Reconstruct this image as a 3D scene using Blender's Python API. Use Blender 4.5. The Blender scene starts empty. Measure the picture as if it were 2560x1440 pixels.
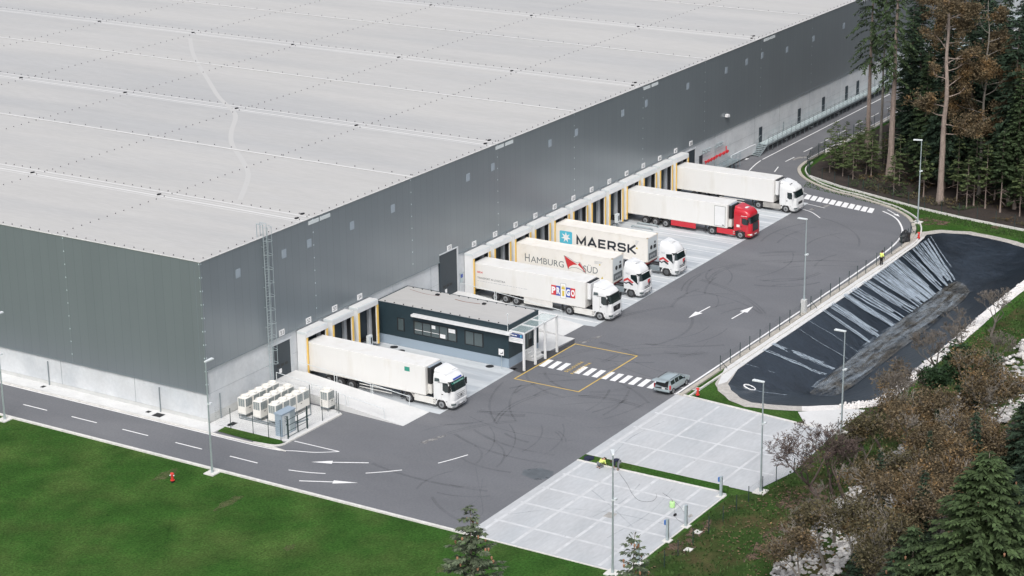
import bpy, bmesh, math, random
from mathutils import Vector, Matrix, noise
from mathutils.geometry import tessellate_polygon
rnd = random.Random(7)
S = bpy.context.scene
C = S.collection
rad = math.radians

# ------------------------------------------------------------ camera
cd = bpy.data.cameras.new("camera"); cam = bpy.data.objects.new("camera", cd); C.objects.link(cam)
_r = Vector((0.53066, -0.84749, -0.01269)); _u = Vector((0.26906, 0.15423, 0.95069)); _f = Vector((0.80375, 0.50791, -0.30987))
cam.matrix_world = Matrix(((_r.x, _u.x, -_f.x, -138.996), (_r.y, _u.y, -_f.y, -121.404), (_r.z, _u.z, -_f.z, 72.410), (0, 0, 0, 1)))
cd.sensor_width = 36.0; cd.lens = 73.80; cd.clip_start = 1.0; cd.clip_end = 3000
S.camera = cam
# ------------------------------------------------------------ world, sun, exposure (overcast noon)
SUN_EL, SUN_AZ = 52.0, 205.0          # azimuth: direction the light comes from, degrees from +X counter-clockwise
W = bpy.data.worlds.new("World"); S.world = W; W.use_nodes = True
nt = W.node_tree; bg = nt.nodes["Background"]
sky = nt.nodes.new("ShaderNodeTexSky"); sky.sky_type = 'NISHITA'; sky.sun_disc = False
sky.sun_elevation = rad(SUN_EL); sky.sun_rotation = rad(90 - SUN_AZ)
sky.air_density = 1.0; sky.dust_density = 4.0; sky.ozone_density = 1.0
hs = nt.nodes.new("ShaderNodeHueSaturation"); hs.inputs['Saturation'].default_value = 0.50
nt.links.new(sky.outputs[0], hs.inputs['Color']); nt.links.new(hs.outputs[0], bg.inputs['Color'])
bg.inputs['Strength'].default_value = 0.12
sd = bpy.data.lights.new("sun", 'SUN'); sd.energy = 1.1; sd.angle = rad(18); sd.color = (1.0, 0.98, 0.95)
sun = bpy.data.objects.new("sun", sd); C.objects.link(sun)
_d = Vector((math.cos(rad(SUN_EL)) * math.cos(rad(SUN_AZ)), math.cos(rad(SUN_EL)) * math.sin(rad(SUN_AZ)), math.sin(rad(SUN_EL))))
sun.rotation_euler = _d.to_track_quat('Z', 'Y').to_euler()
S.view_settings.view_transform = 'Standard'; S.view_settings.look = 'None'
S.view_settings.gamma = 1.0; S.view_settings.exposure = 0.62
S.render.film_transparent = False
S.cycles.max_bounces = 6; S.cycles.transparent_max_bounces = 16

# ------------------------------------------------------------ materials
MATS = {}
def _n(t, typ, **k):
    n = t.nodes.new(typ)
    for a, v in k.items():
        setattr(n, a, v)
    return n
def mat(name, col, rough=0.6, metal=0.0, var=0.0, scale=2.0, var2=0.0, scale2=20.0, bump=0.0, bscale=30.0, stretch=(1, 1, 1), spec=0.5, coord='Object', island=0.0, coat=0.0, tint=None, tscale=0.3, tlo=0.5, thi=0.65):
    """principled material whose colour varies with two noises (and by mesh island)"""
    if name in MATS: return MATS[name]
    m = bpy.data.materials.new(name); MATS[name] = m; m.use_nodes = True
    t = m.node_tree; b = t.nodes["Principled BSDF"]
    b.inputs['Roughness'].default_value = rough; b.inputs['Metallic'].default_value = metal
    b.inputs['Specular IOR Level'].default_value = spec
    if coat: b.inputs['Coat Weight'].default_value = coat; b.inputs['Coat Roughness'].default_value = 0.1
    b.inputs['Base Color'].default_value = (*col, 1)
    m.diffuse_color = (*col, 1)
    tc = _n(t, "ShaderNodeTexCoord"); mp = _n(t, "ShaderNodeMapping"); mp.inputs['Scale'].default_value = stretch
    t.links.new(tc.outputs[coord], mp.inputs['Vector'])
    cur = None
    rgb = _n(t, "ShaderNodeRGB"); rgb.outputs[0].default_value = (*col, 1); cur = rgb.outputs[0]
    if tint:
        nz = _n(t, "ShaderNodeTexNoise"); nz.inputs['Scale'].default_value = tscale; nz.inputs['Detail'].default_value = 5; nz.inputs['Roughness'].default_value = .62
        t.links.new(mp.outputs[0], nz.inputs['Vector'])
        mr = _n(t, "ShaderNodeMapRange"); mr.inputs[1].default_value = tlo; mr.inputs[2].default_value = thi
        t.links.new(nz.outputs['Fac'], mr.inputs[0])
        mx = _n(t, "ShaderNodeMix", data_type='RGBA'); mx.inputs[7].default_value = (*tint, 1)
        t.links.new(mr.outputs[0], mx.inputs[0]); t.links.new(cur, mx.inputs[6]); cur = mx.outputs[2]
    for v, s in ((var, scale), (var2, scale2)):
        if v:
            nz = _n(t, "ShaderNodeTexNoise"); nz.inputs['Scale'].default_value = s; nz.inputs['Detail'].default_value = 4; nz.inputs['Roughness'].default_value = .6
            t.links.new(mp.outputs[0], nz.inputs['Vector'])
            mr = _n(t, "ShaderNodeMapRange"); mr.inputs[1].default_value = .25; mr.inputs[2].default_value = .75
            mr.inputs[3].default_value = 1 - v; mr.inputs[4].default_value = 1 + v
            t.links.new(nz.outputs['Fac'], mr.inputs[0])
            mu = _n(t, "ShaderNodeMix", data_type='RGBA', blend_type='MULTIPLY'); mu.inputs[0].default_value = 1
            t.links.new(cur, mu.inputs[6]); t.links.new(mr.outputs[0], mu.inputs[7]); cur = mu.outputs[2]
    if island:
        g = _n(t, "ShaderNodeNewGeometry")
        mr = _n(t, "ShaderNodeMapRange"); mr.inputs[3].default_value = 1 - island; mr.inputs[4].default_value = 1 + island
        t.links.new(g.outputs['Random Per Island'], mr.inputs[0])
        mu = _n(t, "ShaderNodeMix", data_type='RGBA', blend_type='MULTIPLY'); mu.inputs[0].default_value = 1
        t.links.new(cur, mu.inputs[6]); t.links.new(mr.outputs[0], mu.inputs[7]); cur = mu.outputs[2]
    t.links.new(cur, b.inputs['Base Color'])
    if bump:
        nz = _n(t, "ShaderNodeTexNoise"); nz.inputs['Scale'].default_value = bscale; nz.inputs['Detail'].default_value = 4
        t.links.new(mp.outputs[0], nz.inputs['Vector'])
        bp = _n(t, "ShaderNodeBump"); bp.inputs['Strength'].default_value = bump; bp.inputs['Distance'].default_value = .1
        t.links.new(nz.outputs['Fac'], bp.inputs['Height']); t.links.new(bp.outputs[0], b.inputs['Normal'])
    return m
def maskmat(name, base, alpha_nodes):
    """give a material an alpha driven by alpha_nodes(tree, vector socket) -> socket"""
    m = MATS[base].copy(); m.name = name; MATS[name] = m
    t = m.node_tree; b = t.nodes["Principled BSDF"]
    tc = _n(t, "ShaderNodeTexCoord")
    t.links.new(alpha_nodes(t, tc.outputs['Object']), b.inputs['Alpha'])
    return m
def math_(t, op, a, b=None):
    n = _n(t, "ShaderNodeMath", operation=op)
    for i, x in enumerate((a, b)):
        if x is None: continue
        if isinstance(x, (int, float)): n.inputs[i].default_value = x
        else: t.links.new(x, n.inputs[i])
    return n.outputs[0]

# ------------------------------------------------------------ mesh builder
class MB:
    def __init__(s): s.v = []; s.f = []; s.m = []
    def add(s, vs, fs, mi=0):
        o = len(s.v); s.v += [tuple(x) for x in vs]
        for f in fs: s.f.append(tuple(i + o for i in f)); s.m.append(mi)
        return s
    def box(s, x0, x1, y0, y1, z0, z1, mi=0):
        x0, x1 = min(x0, x1), max(x0, x1); y0, y1 = min(y0, y1), max(y0, y1); z0, z1 = min(z0, z1), max(z0, z1)
        return s.add([(x0, y0, z0), (x1, y0, z0), (x1, y1, z0), (x0, y1, z0), (x0, y0, z1), (x1, y0, z1), (x1, y1, z1), (x0, y1, z1)],
              [(0, 3, 2, 1), (4, 5, 6, 7), (0, 1, 5, 4), (1, 2, 6, 5), (2, 3, 7, 6), (3, 0, 4, 7)], mi)
    def cbox(s, c, d, mi=0): return s.box(c[0] - d[0] / 2, c[0] + d[0] / 2, c[1] - d[1] / 2, c[1] + d[1] / 2, c[2] - d[2] / 2, c[2] + d[2] / 2, mi)
    def tube(s, p0, p1, r0, r1=None, n=8, mi=0, cap=True):
        if r1 is None: r1 = r0
        p0 = Vector(p0); p1 = Vector(p1); d = (p1 - p0)
        if d.length < 1e-6: return s
        d.normalize(); a = d.orthogonal().normalized(); b = d.cross(a)
        vs = []
        for p, r in ((p0, r0), (p1, r1)):
            for i in range(n):
                t = 2 * math.pi * i / n; vs.append(p + (a * math.cos(t) + b * math.sin(t)) * r)
        fs = [(i, (i + 1) % n, n + (i + 1) % n, n + i) for i in range(n)]
        if cap: fs += [tuple(range(n))[::-1], tuple(range(n, 2 * n))]
        return s.add(vs, fs, mi)
    def path(s, pts, r, n=6, mi=0):
        for a, b in zip(pts, pts[1:]): s.tube(a, b, r, r, n, mi)
        return s
    def prism(s, poly, ax, a, b, mi=0):
        """poly in the two other axes, extruded along ax from a to b"""
        n = len(poly)
        def P(q, t): return {'x': (t, q[0], q[1]), 'y': (q[0], t, q[1]), 'z': (q[0], q[1], t)}[ax]
        vs = [P(q, a) for q in poly] + [P(q, b) for q in poly]
        fs = [tuple(range(n))[::-1], tuple(range(n, 2 * n))] + [(i, (i + 1) % n, n + (i + 1) % n, n + i) for i in range(n)]
        return s.add(vs, fs, mi)
    def sheet(s, poly, z, mi=0): return s.add([(x, y, z) for x, y in poly], [tuple(range(len(poly)))], mi)
    def strip(s, pts, w, z, mi=0, closed=False):
        L = offset_line(pts, w / 2, closed); R = offset_line(pts, -w / 2, closed); n = len(pts)
        vs = [(x, y, z) for x, y in L] + [(x, y, z) for x, y in R]
        k = n if closed else n - 1
        return s.add(vs, [(n + i, n + (i + 1) % n, (i + 1) % n, i) for i in range(k)], mi)
    def wall(s, pts, w, z0, z1, mi=0, closed=False):
        L = offset_line(pts, w / 2, closed); R = offset_line(pts, -w / 2, closed); n = len(pts)
        vs = [(x, y, z) for z in (z0, z1) for P in (L, R) for x, y in P]
        fs = []
        for i in range(n if closed else n - 1):
            j = (i + 1) % n
            fs += [(3 * n + i, 3 * n + j, 2 * n + j, 2 * n + i), (i, 2 * n + i, 2 * n + j, j), (n + j, 3 * n + j, 3 * n + i, n + i), (i, j, n + j, n + i)]
        if not closed: fs += [(0, n, 3 * n, 2 * n), (n - 1, 3 * n - 1, 4 * n - 1, 2 * n - 1)]
        return s.add(vs, fs, mi)
    def lathe(s, prof, c, n=12, mi=0):
        vs = []
        for r, z in prof:
            for i in range(n):
                t = 2 * math.pi * i / n; vs.append((c[0] + r * math.cos(t), c[1] + r * math.sin(t), c[2] + z))
        fs = []
        for k in range(len(prof) - 1):
            for i in range(n): fs.append((k * n + i, k * n + (i + 1) % n, (k + 1) * n + (i + 1) % n, (k + 1) * n + i))
        fs += [tuple(range(n))[::-1], tuple(range((len(prof) - 1) * n, len(prof) * n))]
        return s.add(vs, fs, mi)
    def disc_wheel(s, c, r, w, ax='x', n=20, mi=0):
        c = Vector(c); d = Vector((1, 0, 0)) if ax == 'x' else Vector((0, 1, 0))
        s.tube(c - d * w / 2, c + d * w / 2, r, r, n, mi); return s
    def build(s, name, mats, parent=None, smooth=False, bevel=0, org=None):
        me = bpy.data.meshes.new(name)
        o = Vector((0, 0, 0))
        if parent is not None and org is None: o = Vector(WLOC.get(parent, (0, 0, 0)))
        if org is not None: o = Vector(org)
        me.from_pydata([(x - o.x, y - o.y, z - o.z) for x, y, z in s.v], [], s.f)
        if not isinstance(mats, (list, tuple)): mats = [mats]
        for m in mats: me.materials.append(m)
        me.polygons.foreach_set('material_index', s.m)
        if smooth: me.polygons.foreach_set('use_smooth', [True] * len(s.f))
        me.update()
        ob = bpy.data.objects.new(name, me); C.objects.link(ob)
        if parent is not None: ob.parent = parent; WLOC[ob] = WLOC.get(parent, (0, 0, 0))
        elif org is not None: ob.location = org; WLOC[ob] = tuple(org)
        else: WLOC[ob] = (0, 0, 0)
        if bevel:
            bv = ob.modifiers.new("bevel", 'BEVEL'); bv.width = bevel; bv.segments = 2; bv.limit_method = 'ANGLE'
        return ob
WLOC = {}
def offset_line(pts, d, closed=False):
    n = len(pts); out = []
    for i in range(n):
        p = Vector(pts[i]).to_2d() if len(pts[i]) == 3 else Vector(pts[i])
        a = Vector(pts[i - 1]) if (i > 0 or closed) else None
        b = Vector(pts[(i + 1) % n]) if (i < n - 1 or closed) else None
        d1 = (p - a).normalized() if a is not None else None
        d2 = (b - p).normalized() if b is not None else None
        if d1 is None: d1 = d2
        if d2 is None: d2 = d1
        n1 = Vector((-d1.y, d1.x)); n2 = Vector((-d2.y, d2.x)); m = n1 + n2
        if m.length < 1e-4: m = n1.copy()
        m.normalize(); k = max(.35, m.dot(n1))
        q = p + m * (d / k); out.append((q.x, q.y))
    return out
def smooth_line(pts, k=6):
    """Catmull-Rom through 2-D points"""
    out = []
    for i in range(len(pts) - 1):
        p0 = Vector(pts[max(0, i - 1)]); p1 = Vector(pts[i]); p2 = Vector(pts[i + 1]); p3 = Vector(pts[min(len(pts) - 1, i + 2)])
        for j in range(k):
            t = j / k
            q = .5 * ((2 * p1) + (p2 - p0) * t + (2 * p0 - 5 * p1 + 4 * p2 - p3) * t * t + (3 * p1 - p0 - 3 * p2 + p3) * t ** 3)
            out.append((q.x, q.y))
    out.append(tuple(pts[-1])); return out
def tag(o, label=None, cat=None, group=None, kind=None):
    if label: o['label'] = label
    if cat: o['category'] = cat
    if group: o['group'] = group
    if kind: o['kind'] = kind
    return o
def thing(name, loc, label, cat, group=None, rotz=0):
    o = bpy.data.objects.new(name, None); C.objects.link(o); o.empty_display_size = .5
    o.location = loc; o.rotation_euler = (0, 0, rotz); WLOC[o] = tuple(loc) if not rotz else (0, 0, 0)
    return tag(o, label, cat, group)
def dup(root, loc, label=None, rotz=None, scale=None, group=None):
    r = root.copy(); C.objects.link(r); r.location = loc
    if rotz is not None: r.rotation_euler = (0, 0, rotz)
    if scale is not None: r.scale = (scale,) * 3 if not isinstance(scale, tuple) else scale
    if label: r['label'] = label
    if group: r['group'] = group
    for ch in list(root.children):
        c = ch.copy(); C.objects.link(c); c.parent = r
        for gch in list(ch.children):
            d = gch.copy(); C.objects.link(d); d.parent = c
    return r
def struct(o): o['kind'] = 'structure'; return o

def text_mesh(name, s, m, parent, plane, o, width, height, bold=0.0, depth=0.004, align='L', space=1.0):
    """lettering: plane '-x' reads along -Y on a face looking to -X; '-y' reads along +X on a face looking to -Y; 'top' reads along +X lying flat"""
    cu = bpy.data.curves.new(name, 'FONT'); cu.body = s; cu.size = 1; cu.offset = bold; cu.resolution_u = 3; cu.space_character = space
    to = bpy.data.objects.new(name, cu); C.objects.link(to)
    bpy.context.view_layer.update()
    me = bpy.data.meshes.new_from_object(to.evaluated_get(bpy.context.evaluated_depsgraph_get()))
    C.objects.unlink(to); bpy.data.objects.remove(to); bpy.data.curves.remove(cu)
    xs = [v.co.x for v in me.vertices]; ys = [v.co.y for v in me.vertices]
    x0, x1, y0, y1 = min(xs), max(xs), min(ys), max(ys)
    sx = width / (x1 - x0) if width else height / (y1 - y0)
    sy = height / (y1 - y0)
    base = Vector(o) - Vector(WLOC.get(parent, (0, 0, 0)))
    for v in me.vertices:
        a = (v.co.x - x0) * sx; b = (v.co.y - y0) * sy
        if align == 'C': a -= (x1 - x0) * sx / 2
        if plane == '-x': v.co = base + Vector((-depth, -a, b))
        elif plane == '-y': v.co = base + Vector((a, -depth, b))
        else: v.co = base + Vector((a, b, depth))
    me.materials.clear(); me.materials.append(m); me.update()
    ob = bpy.data.objects.new(name, me); C.objects.link(ob); ob.parent = parent; WLOC[ob] = WLOC.get(parent, (0, 0, 0))
    return ob
# ------------------------------------------------------------ palette
M = {}
M['lawn'] = mat('grass_lawn', (.030, .082, .014), .95, var=.3, scale=.3, var2=.5, scale2=5, bump=.6, bscale=9, spec=.1, tint=(.068, .106, .028), tscale=.14, tlo=.44, thi=.76)
M['asphalt'] = mat('asphalt', (.146, .151, .163), .85, var=.10, scale=.16, var2=.13, scale2=9, bump=.15, bscale=25, spec=.25, tint=(.178, .182, .192), tscale=.12, tlo=.5, thi=.75, stretch=(1, .45, 1))
M['asphalt_new'] = mat('asphalt_fresh', (.045, .047, .052), .8, var=.1, scale=2, var2=.12, scale2=12)
M['asphalt_wet'] = mat('asphalt_damp', (.10, .112, .122), .55, var=.25, scale=1.2)
M['scuff'] = mat('tyre_rubber_mark', (.080, .083, .088), .85, var=.1, scale=2)
M['dust'] = mat('pale_dust', (.25, .245, .24), .9)
M['white_paint'] = mat('road_paint_white', (.78, .78, .78), .7, var=.07, scale=3)
M['yellow_paint'] = mat('road_paint_yellow', (.62, .43, .09), .7, var=.15, scale=3)
M['concrete'] = mat('concrete_slab', (.455, .468, .48), .85, var=.10, scale=.35, var2=.08, scale2=3.5, bump=.06, spec=.3, tint=(.415, .44, .46), tscale=.22, tlo=.42, thi=.72, stretch=(.35, 1, 1))
M['concrete_joint'] = mat('concrete_joint_seal', (.53, .542, .553), .85, var=.15, scale=1.2)
M['sidewalk'] = mat('concrete_pavement', (.60, .605, .60), .85, var=.08, scale=.6, var2=.06, scale2=6)
M['apron'] = mat('concrete_apron', (.50, .53, .55), .8, var=.12, scale=.5, var2=.08, scale2=5, spec=.3, tint=(.38, .41, .43), tscale=.3, tlo=.45, thi=.75, stretch=(1.5, .25, 1))
M['apron_lane'] = mat('concrete_worn_lane', (.40, .435, .465), .75, var=.14, scale=.7, tint=(.52, .54, .55), tscale=.5, stretch=(1.4, .2, 1))
M['apron_white'] = mat('concrete_bright', (.60, .605, .60), .85, var=.07, scale=.5, var2=.05, scale2=5)
M['kerb'] = mat('kerb_stone', (.62, .61, .58), .85, var=.15, scale=2)
M['kerb_tan'] = mat('kerb_weathered', (.43, .40, .35), .9, var=.2, scale=1.5)
M['wallc'] = mat('concrete_wall', (.58, .60, .615), .8, var=.10, scale=.4, var2=.06, scale2=3, tint=(.49, .52, .545), tscale=.28, tlo=.45, thi=.7)
M['plinth'] = mat('concrete_plinth', (.52, .53, .52), .85, var=.1, scale=.8)
M['earth'] = mat('bare_earth', (.105, .070, .048), .95, var=.35, scale=1.2, var2=.3, scale2=9)
M['forest'] = mat('leaf_litter', (.036, .026, .021), .95, var=.4, scale=.8, var2=.5, scale2=7, bump=.5, bscale=6)
M['gravel'] = mat('crushed_stone', (.42, .40, .37), .9, var=.25, scale=2, var2=.3, scale2=14, bump=.3, bscale=12)
M['stone_white'] = mat('white_rubble', (.70, .68, .66), .9, var=.15, scale=1.5, var2=.15, scale2=9, bump=.5, bscale=5)
M['liner'] = mat('pond_liner_black', (.014, .021, .030), .32, var=.4, scale=.35, var2=.3, scale2=4, bump=1.0, bscale=1.4, spec=.85, stretch=(1, .6, 1))
M['silt'] = mat('dried_silt', (.32, .38, .44), .9, var=.25, scale=2)
M['sludge'] = mat('pond_sludge', (.095, .088, .074), .5, var=.45, scale=.7, var2=.6, scale2=3, tint=(.20, .22, .235), tscale=.45, tlo=.42, thi=.66)
M['roof'] = mat('roof_membrane', (.452, .446, .432), .8, var=.04, scale=.25, var2=.06, scale2=5, tint=(.395, .397, .396), tscale=.09, tlo=.42, thi=.66, stretch=(1, .12, 1), spec=.3)
M['roof_seam'] = mat('roof_seam_white', (.60, .597, .585), .75, var=.05, scale=1.5)
M['dark'] = mat('black_rubber', (.012, .013, .015), .7)
M['galv'] = mat('galvanised_steel', (.46, .53, .55), .45, metal=.55, var=.08, scale=3)
M['galvd'] = mat('galvanised_steel_dull', (.25, .29, .31), .5, metal=.4)
M['pale'] = mat('pale_steel_paint', (.62, .66, .67), .5)
M['white'] = mat('white_paint', (.73, .738, .74), .35, var=.04, scale=1.5, coat=.3)
M['dirtywhite'] = mat('white_paint_weathered', (.68, .67, .64), .5, var=.07, scale=.8, tint=(.60, .575, .53), tscale=.7, tlo=.55, thi=.8)
M['boxwhite'] = mat('trailer_panel_white', (.725, .722, .705), .45, var=.03, scale=.5, tint=(.655, .64, .60), tscale=.9, tlo=.5, thi=.78, stretch=(1, 1, .22))
M['dirt'] = mat('road_grime_grey', (.34, .33, .31), .7, var=.3, scale=1.5)
M['blackp'] = mat('black_plastic', (.018, .019, .021), .5)
M['chassis'] = mat('chassis_dark', (.032, .033, .036), .6, var=.3, scale=3)
M['tyre'] = mat('tyre_rubber', (.025, .025, .027), .85, var=.2, scale=6)
M['rim'] = mat('wheel_rim_grey', (.30, .31, .32), .45, metal=.4, var=.2, scale=4)
M['rim_dk'] = mat('wheel_rim_dark', (.10, .105, .11), .5, metal=.3)
M['glass'] = mat('vehicle_glass', (.012, .022, .024), .06, spec=.8)
M['glass2'] = mat('window_glass', (.07, .095, .10), .08, spec=.9)
M['red'] = mat('truck_red', (.52, .016, .030), .3, coat=.5, var=.05, scale=1)
M['redlogo'] = mat('logo_red', (.56, .035, .04), .5)
M['bluelogo'] = mat('logo_blue', (.035, .075, .36), .5)
M['cyan'] = mat('logo_sky_blue', (.09, .47, .63), .5)
M['ink'] = mat('logo_ink', (.018, .024, .034), .5)
M['inkgrey'] = mat('logo_grey', (.13, .15, .16), .5)
M['gold'] = mat('logo_gold', (.62, .47, .06), .5)
M['green_sign'] = mat('placard_green', (.03, .27, .20), .5)
M['clad'] = None
M['anthracite'] = mat('anthracite_panel', (.018, .036, .046), .5, var=.1, scale=2, spec=.5)
M['navydoor'] = mat('dark_door_steel', (.030, .043, .054), .5, var=.08, scale=2)
M['yellow'] = mat('bumper_yellow', (.80, .52, .12), .5)
M['cushion'] = mat('dock_cushion_grey', (.40, .42, .44), .6)
M['hvac'] = mat('hvac_cream', (.74, .725, .68), .5, var=.03, scale=2)
M['hvacgrill'] = mat('hvac_grille', (.16, .20, .21), .6)
M['cabgrey'] = mat('cabinet_blue_grey', (.30, .37, .44), .5)
M['fencegreen'] = mat('fence_dark_green', (.018, .040, .040), .6)
M['hyd'] = mat('hydrant_red', (.58, .045, .035), .4)
M['signblue'] = mat('sign_blue', (.035, .06, .20), .5)
M['silver'] = mat('car_silver', (.38, .45, .47), .30, metal=.2, coat=.5)
M['bluewin'] = mat('translucent_panel', (.31, .36, .41), .35)
M['bark'] = mat('spruce_bark', (.27, .215, .185), .9, var=.3, scale=3, var2=.3, scale2=14, stretch=(1, 1, .3))
M['bark_grey'] = mat('grey_bark', (.21, .19, .165), .9, var=.35, scale=4, stretch=(1, 1, .3))
M['bark_dim'] = mat('dim_bark', (.125, .11, .095), .9, var=.3, scale=3)
M['bark_red'] = mat('twig_bark', (.085, .062, .055), .9, var=.3, scale=3)
M['needle'] = mat('spruce_needles', (.038, .060, .026), .8, island=.5, var=.35, scale=.9, spec=.2)
M['needle_y'] = mat('young_pine_needles', (.066, .090, .036), .8, island=.5, var=.3, scale=1.1, spec=.2)
M['needle_b'] = mat('blue_spruce_needles', (.046, .072, .028), .8, island=.5, var=.35, scale=1.0, spec=.2)
M['needle_l'] = mat('pale_spruce_needles', (.085, .108, .066), .8, island=.5, var=.35, scale=1.0, spec=.2)
M['needle_d'] = mat('dark_spruce_needles', (.026, .044, .027), .85, island=.5, var=.35, scale=.8, spec=.15)
M['oakleaf'] = mat('oak_leaf_brown', (.118, .092, .056), .8, island=.55, var=.35, scale=.6, spec=.15, tint=(.18, .112, .050), tscale=.35)
M['oakleaf2'] = mat('oak_leaf_olive', (.088, .078, .044), .8, island=.5, var=.35, scale=.6, spec=.15, tint=(.125, .080, .036), tscale=.35)
M['cone'] = mat('spruce_cone', (.33, .17, .10), .7, island=.3)
M['ivy'] = mat('ivy_green', (.022, .048, .018), .7, island=.5, spec=.3)
M['hivis'] = mat('hi_vis_yellow', (.72, .85, .20), .7)
M['navycloth'] = mat('navy_cloth', (.012, .017, .042), .9)
M['greycloth'] = mat('grey_cloth', (.16, .17, .18), .9)
M['blackcloth'] = mat('black_cloth', (.012, .012, .014), .9)
M['skin'] = mat('skin', (.48, .27, .19), .6)
M['hair'] = mat('hair_dark', (.03, .018, .012), .8)
M['can'] = mat('can_green', (.45, .72, .32), .45)
M['redpipe'] = mat('valve_red', (.62, .03, .04), .4)
M['bluesign'] = mat('blue_plate', (.05, .15, .42), .5)

def clad_material():
    m = mat('cladding_graphite', (.238, .270, .292), .29, metal=.36, var=.03, scale=.2, spec=.6)
    t = m.node_tree; b = t.nodes["Principled BSDF"]; src = b.inputs['Base Color'].links[0].from_socket
    tc = _n(t, "ShaderNodeTexCoord"); sp = _n(t, "ShaderNodeSeparateXYZ"); t.links.new(tc.outputs['Object'], sp.inputs[0])
    s = math_(t, 'ADD', sp.outputs[0], sp.outputs[1])
    rib = math_(t, 'LESS_THAN', math_(t, 'FRACT', math_(t, 'DIVIDE', s, 1.1)), .055)
    seam = math_(t, 'LESS_THAN', math_(t, 'ABSOLUTE', math_(t, 'SUBTRACT', math_(t, 'MODULO', math_(t, 'ADD', s, 201.1), 16.75), 0.0)), .09)
    dots = math_(t, 'LESS_THAN', math_(t, 'FRACT', math_(t, 'DIVIDE', sp.outputs[2], 1.3)), .10)
    wn = _n(t, 'ShaderNodeTexWhiteNoise', noise_dimensions='1D'); t.links.new(math_(t, 'FLOOR', math_(t, 'DIVIDE', s, 1.1)), wn.inputs['W'])
    base_k = math_(t, 'ADD', .965, math_(t, 'MULTIPLY', wn.outputs['Value'], .03))
    k = math_(t, 'ADD', math_(t, 'SUBTRACT', base_k, math_(t, 'MULTIPLY', rib, .11)), math_(t, 'MULTIPLY', seam, math_(t, 'ADD', .12, math_(t, 'MULTIPLY', dots, 2.2))))
    mu = _n(t, "ShaderNodeMix", data_type='RGBA', blend_type='MULTIPLY'); mu.inputs[0].default_value = 1; mu.clamp_result = False
    t.links.new(src, mu.inputs[6]); t.links.new(k, mu.inputs[7]); t.links.new(mu.outputs[2], b.inputs['Base Color'])
    # very slight waviness of the sheet panels
    wv = _n(t, "ShaderNodeTexNoise"); wv.inputs['Scale'].default_value = 1.2
    bp = _n(t, "ShaderNodeBump"); bp.inputs['Strength'].default_value = .03
    t.links.new(tc.outputs['Object'], wv.inputs['Vector']); t.links.new(wv.outputs['Fac'], bp.inputs['Height']); t.links.new(bp.outputs[0], b.inputs['Normal'])
    return m
M['clad'] = clad_material()
def mesh_alpha(dx, dz, w):
    def f(t, vec):
        sp = _n(t, "ShaderNodeSeparateXYZ"); t.links.new(vec, sp.inputs[0])
        s = math_(t, 'ADD', sp.outputs[0], sp.outputs[1])
        a = math_(t, 'LESS_THAN', math_(t, 'FRACT', math_(t, 'DIVIDE', math_(t, 'ADD', s, 500.0), dx)), w / dx)
        b = math_(t, 'LESS_THAN', math_(t, 'FRACT', math_(t, 'DIVIDE', math_(t, 'ADD', sp.outputs[2], 50.0), dz)), w / dz)
        return math_(t, 'MAXIMUM', a, b)
    return f
M['wiremesh'] = maskmat('welded_wire_mesh', 'fence_dark_green', mesh_alpha(.055, .2, .0036))
M['wiremesh_dense'] = maskmat('dense_screen_mesh', 'fence_dark_green', mesh_alpha(.05, .1, .017))
M['wiremesh_grey'] = maskmat('grey_wire_mesh', 'galvanised_steel_dull', mesh_alpha(.06, .2, .006))
M['grating'] = maskmat('steel_grating', 'galvanised_steel', mesh_alpha(.08, .1, .05))
def ragged(scale, thr, stretch=(1, 1, 1), soft=.12, amt=1.0):
    def f(t, vec):
        mp = _n(t, "ShaderNodeMapping"); mp.inputs['Scale'].default_value = stretch; t.links.new(vec, mp.inputs[0])
        nz = _n(t, "ShaderNodeTexNoise"); nz.inputs['Scale'].default_value = scale; nz.inputs['Detail'].default_value = 5; nz.inputs['Roughness'].default_value = .7
        t.links.new(mp.outputs[0], nz.inputs[0])
        mr = _n(t, "ShaderNodeMapRange"); mr.inputs[1].default_value = thr; mr.inputs[2].default_value = thr + soft; mr.inputs[4].default_value = amt; t.links.new(nz.outputs['Fac'], mr.inputs[0])
        return mr.outputs[0]
    return f
M['silt_r'] = maskmat('dried_silt_streak', 'dried_silt', ragged(1.3, .30, (7.0, .16, .16), .26, .92))
M['silt_b'] = maskmat('silt_smear', 'dried_silt', ragged(.9, .42, (.4, 1.8, 1), .34, .6))
M['scuff_r'] = maskmat('tyre_rubber_broken', 'tyre_rubber_mark', ragged(.25, .28, soft=.3, amt=.17))
M['sludge_r'] = maskmat('pond_sludge_ragged', 'pond_sludge', ragged(.6, .34, (.6, 1.6, 1), .36, .9))
M['dust_r'] = maskmat('pale_dust_broken', 'pale_dust', ragged(.9, .45))
M['joint_r'] = maskmat('concrete_joint_broken', 'concrete_joint_seal', ragged(1.3, .24))
M['earth_r'] = maskmat('bare_earth_patch', 'bare_earth', ragged(.9, .44))
M['wet_r'] = maskmat('asphalt_damp_patch', 'asphalt_damp', ragged(.5, .30))
gm = bpy.data.materials.new('canopy_glass'); gm.use_nodes = True; MATS['canopy_glass'] = gm; M['canopy_glass'] = gm
_b = gm.node_tree.nodes["Principled BSDF"]; _b.inputs['Base Color'].default_value = (.55, .68, .68, 1); _b.inputs['Roughness'].default_value = .05; _b.inputs['Alpha'].default_value = .28

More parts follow.
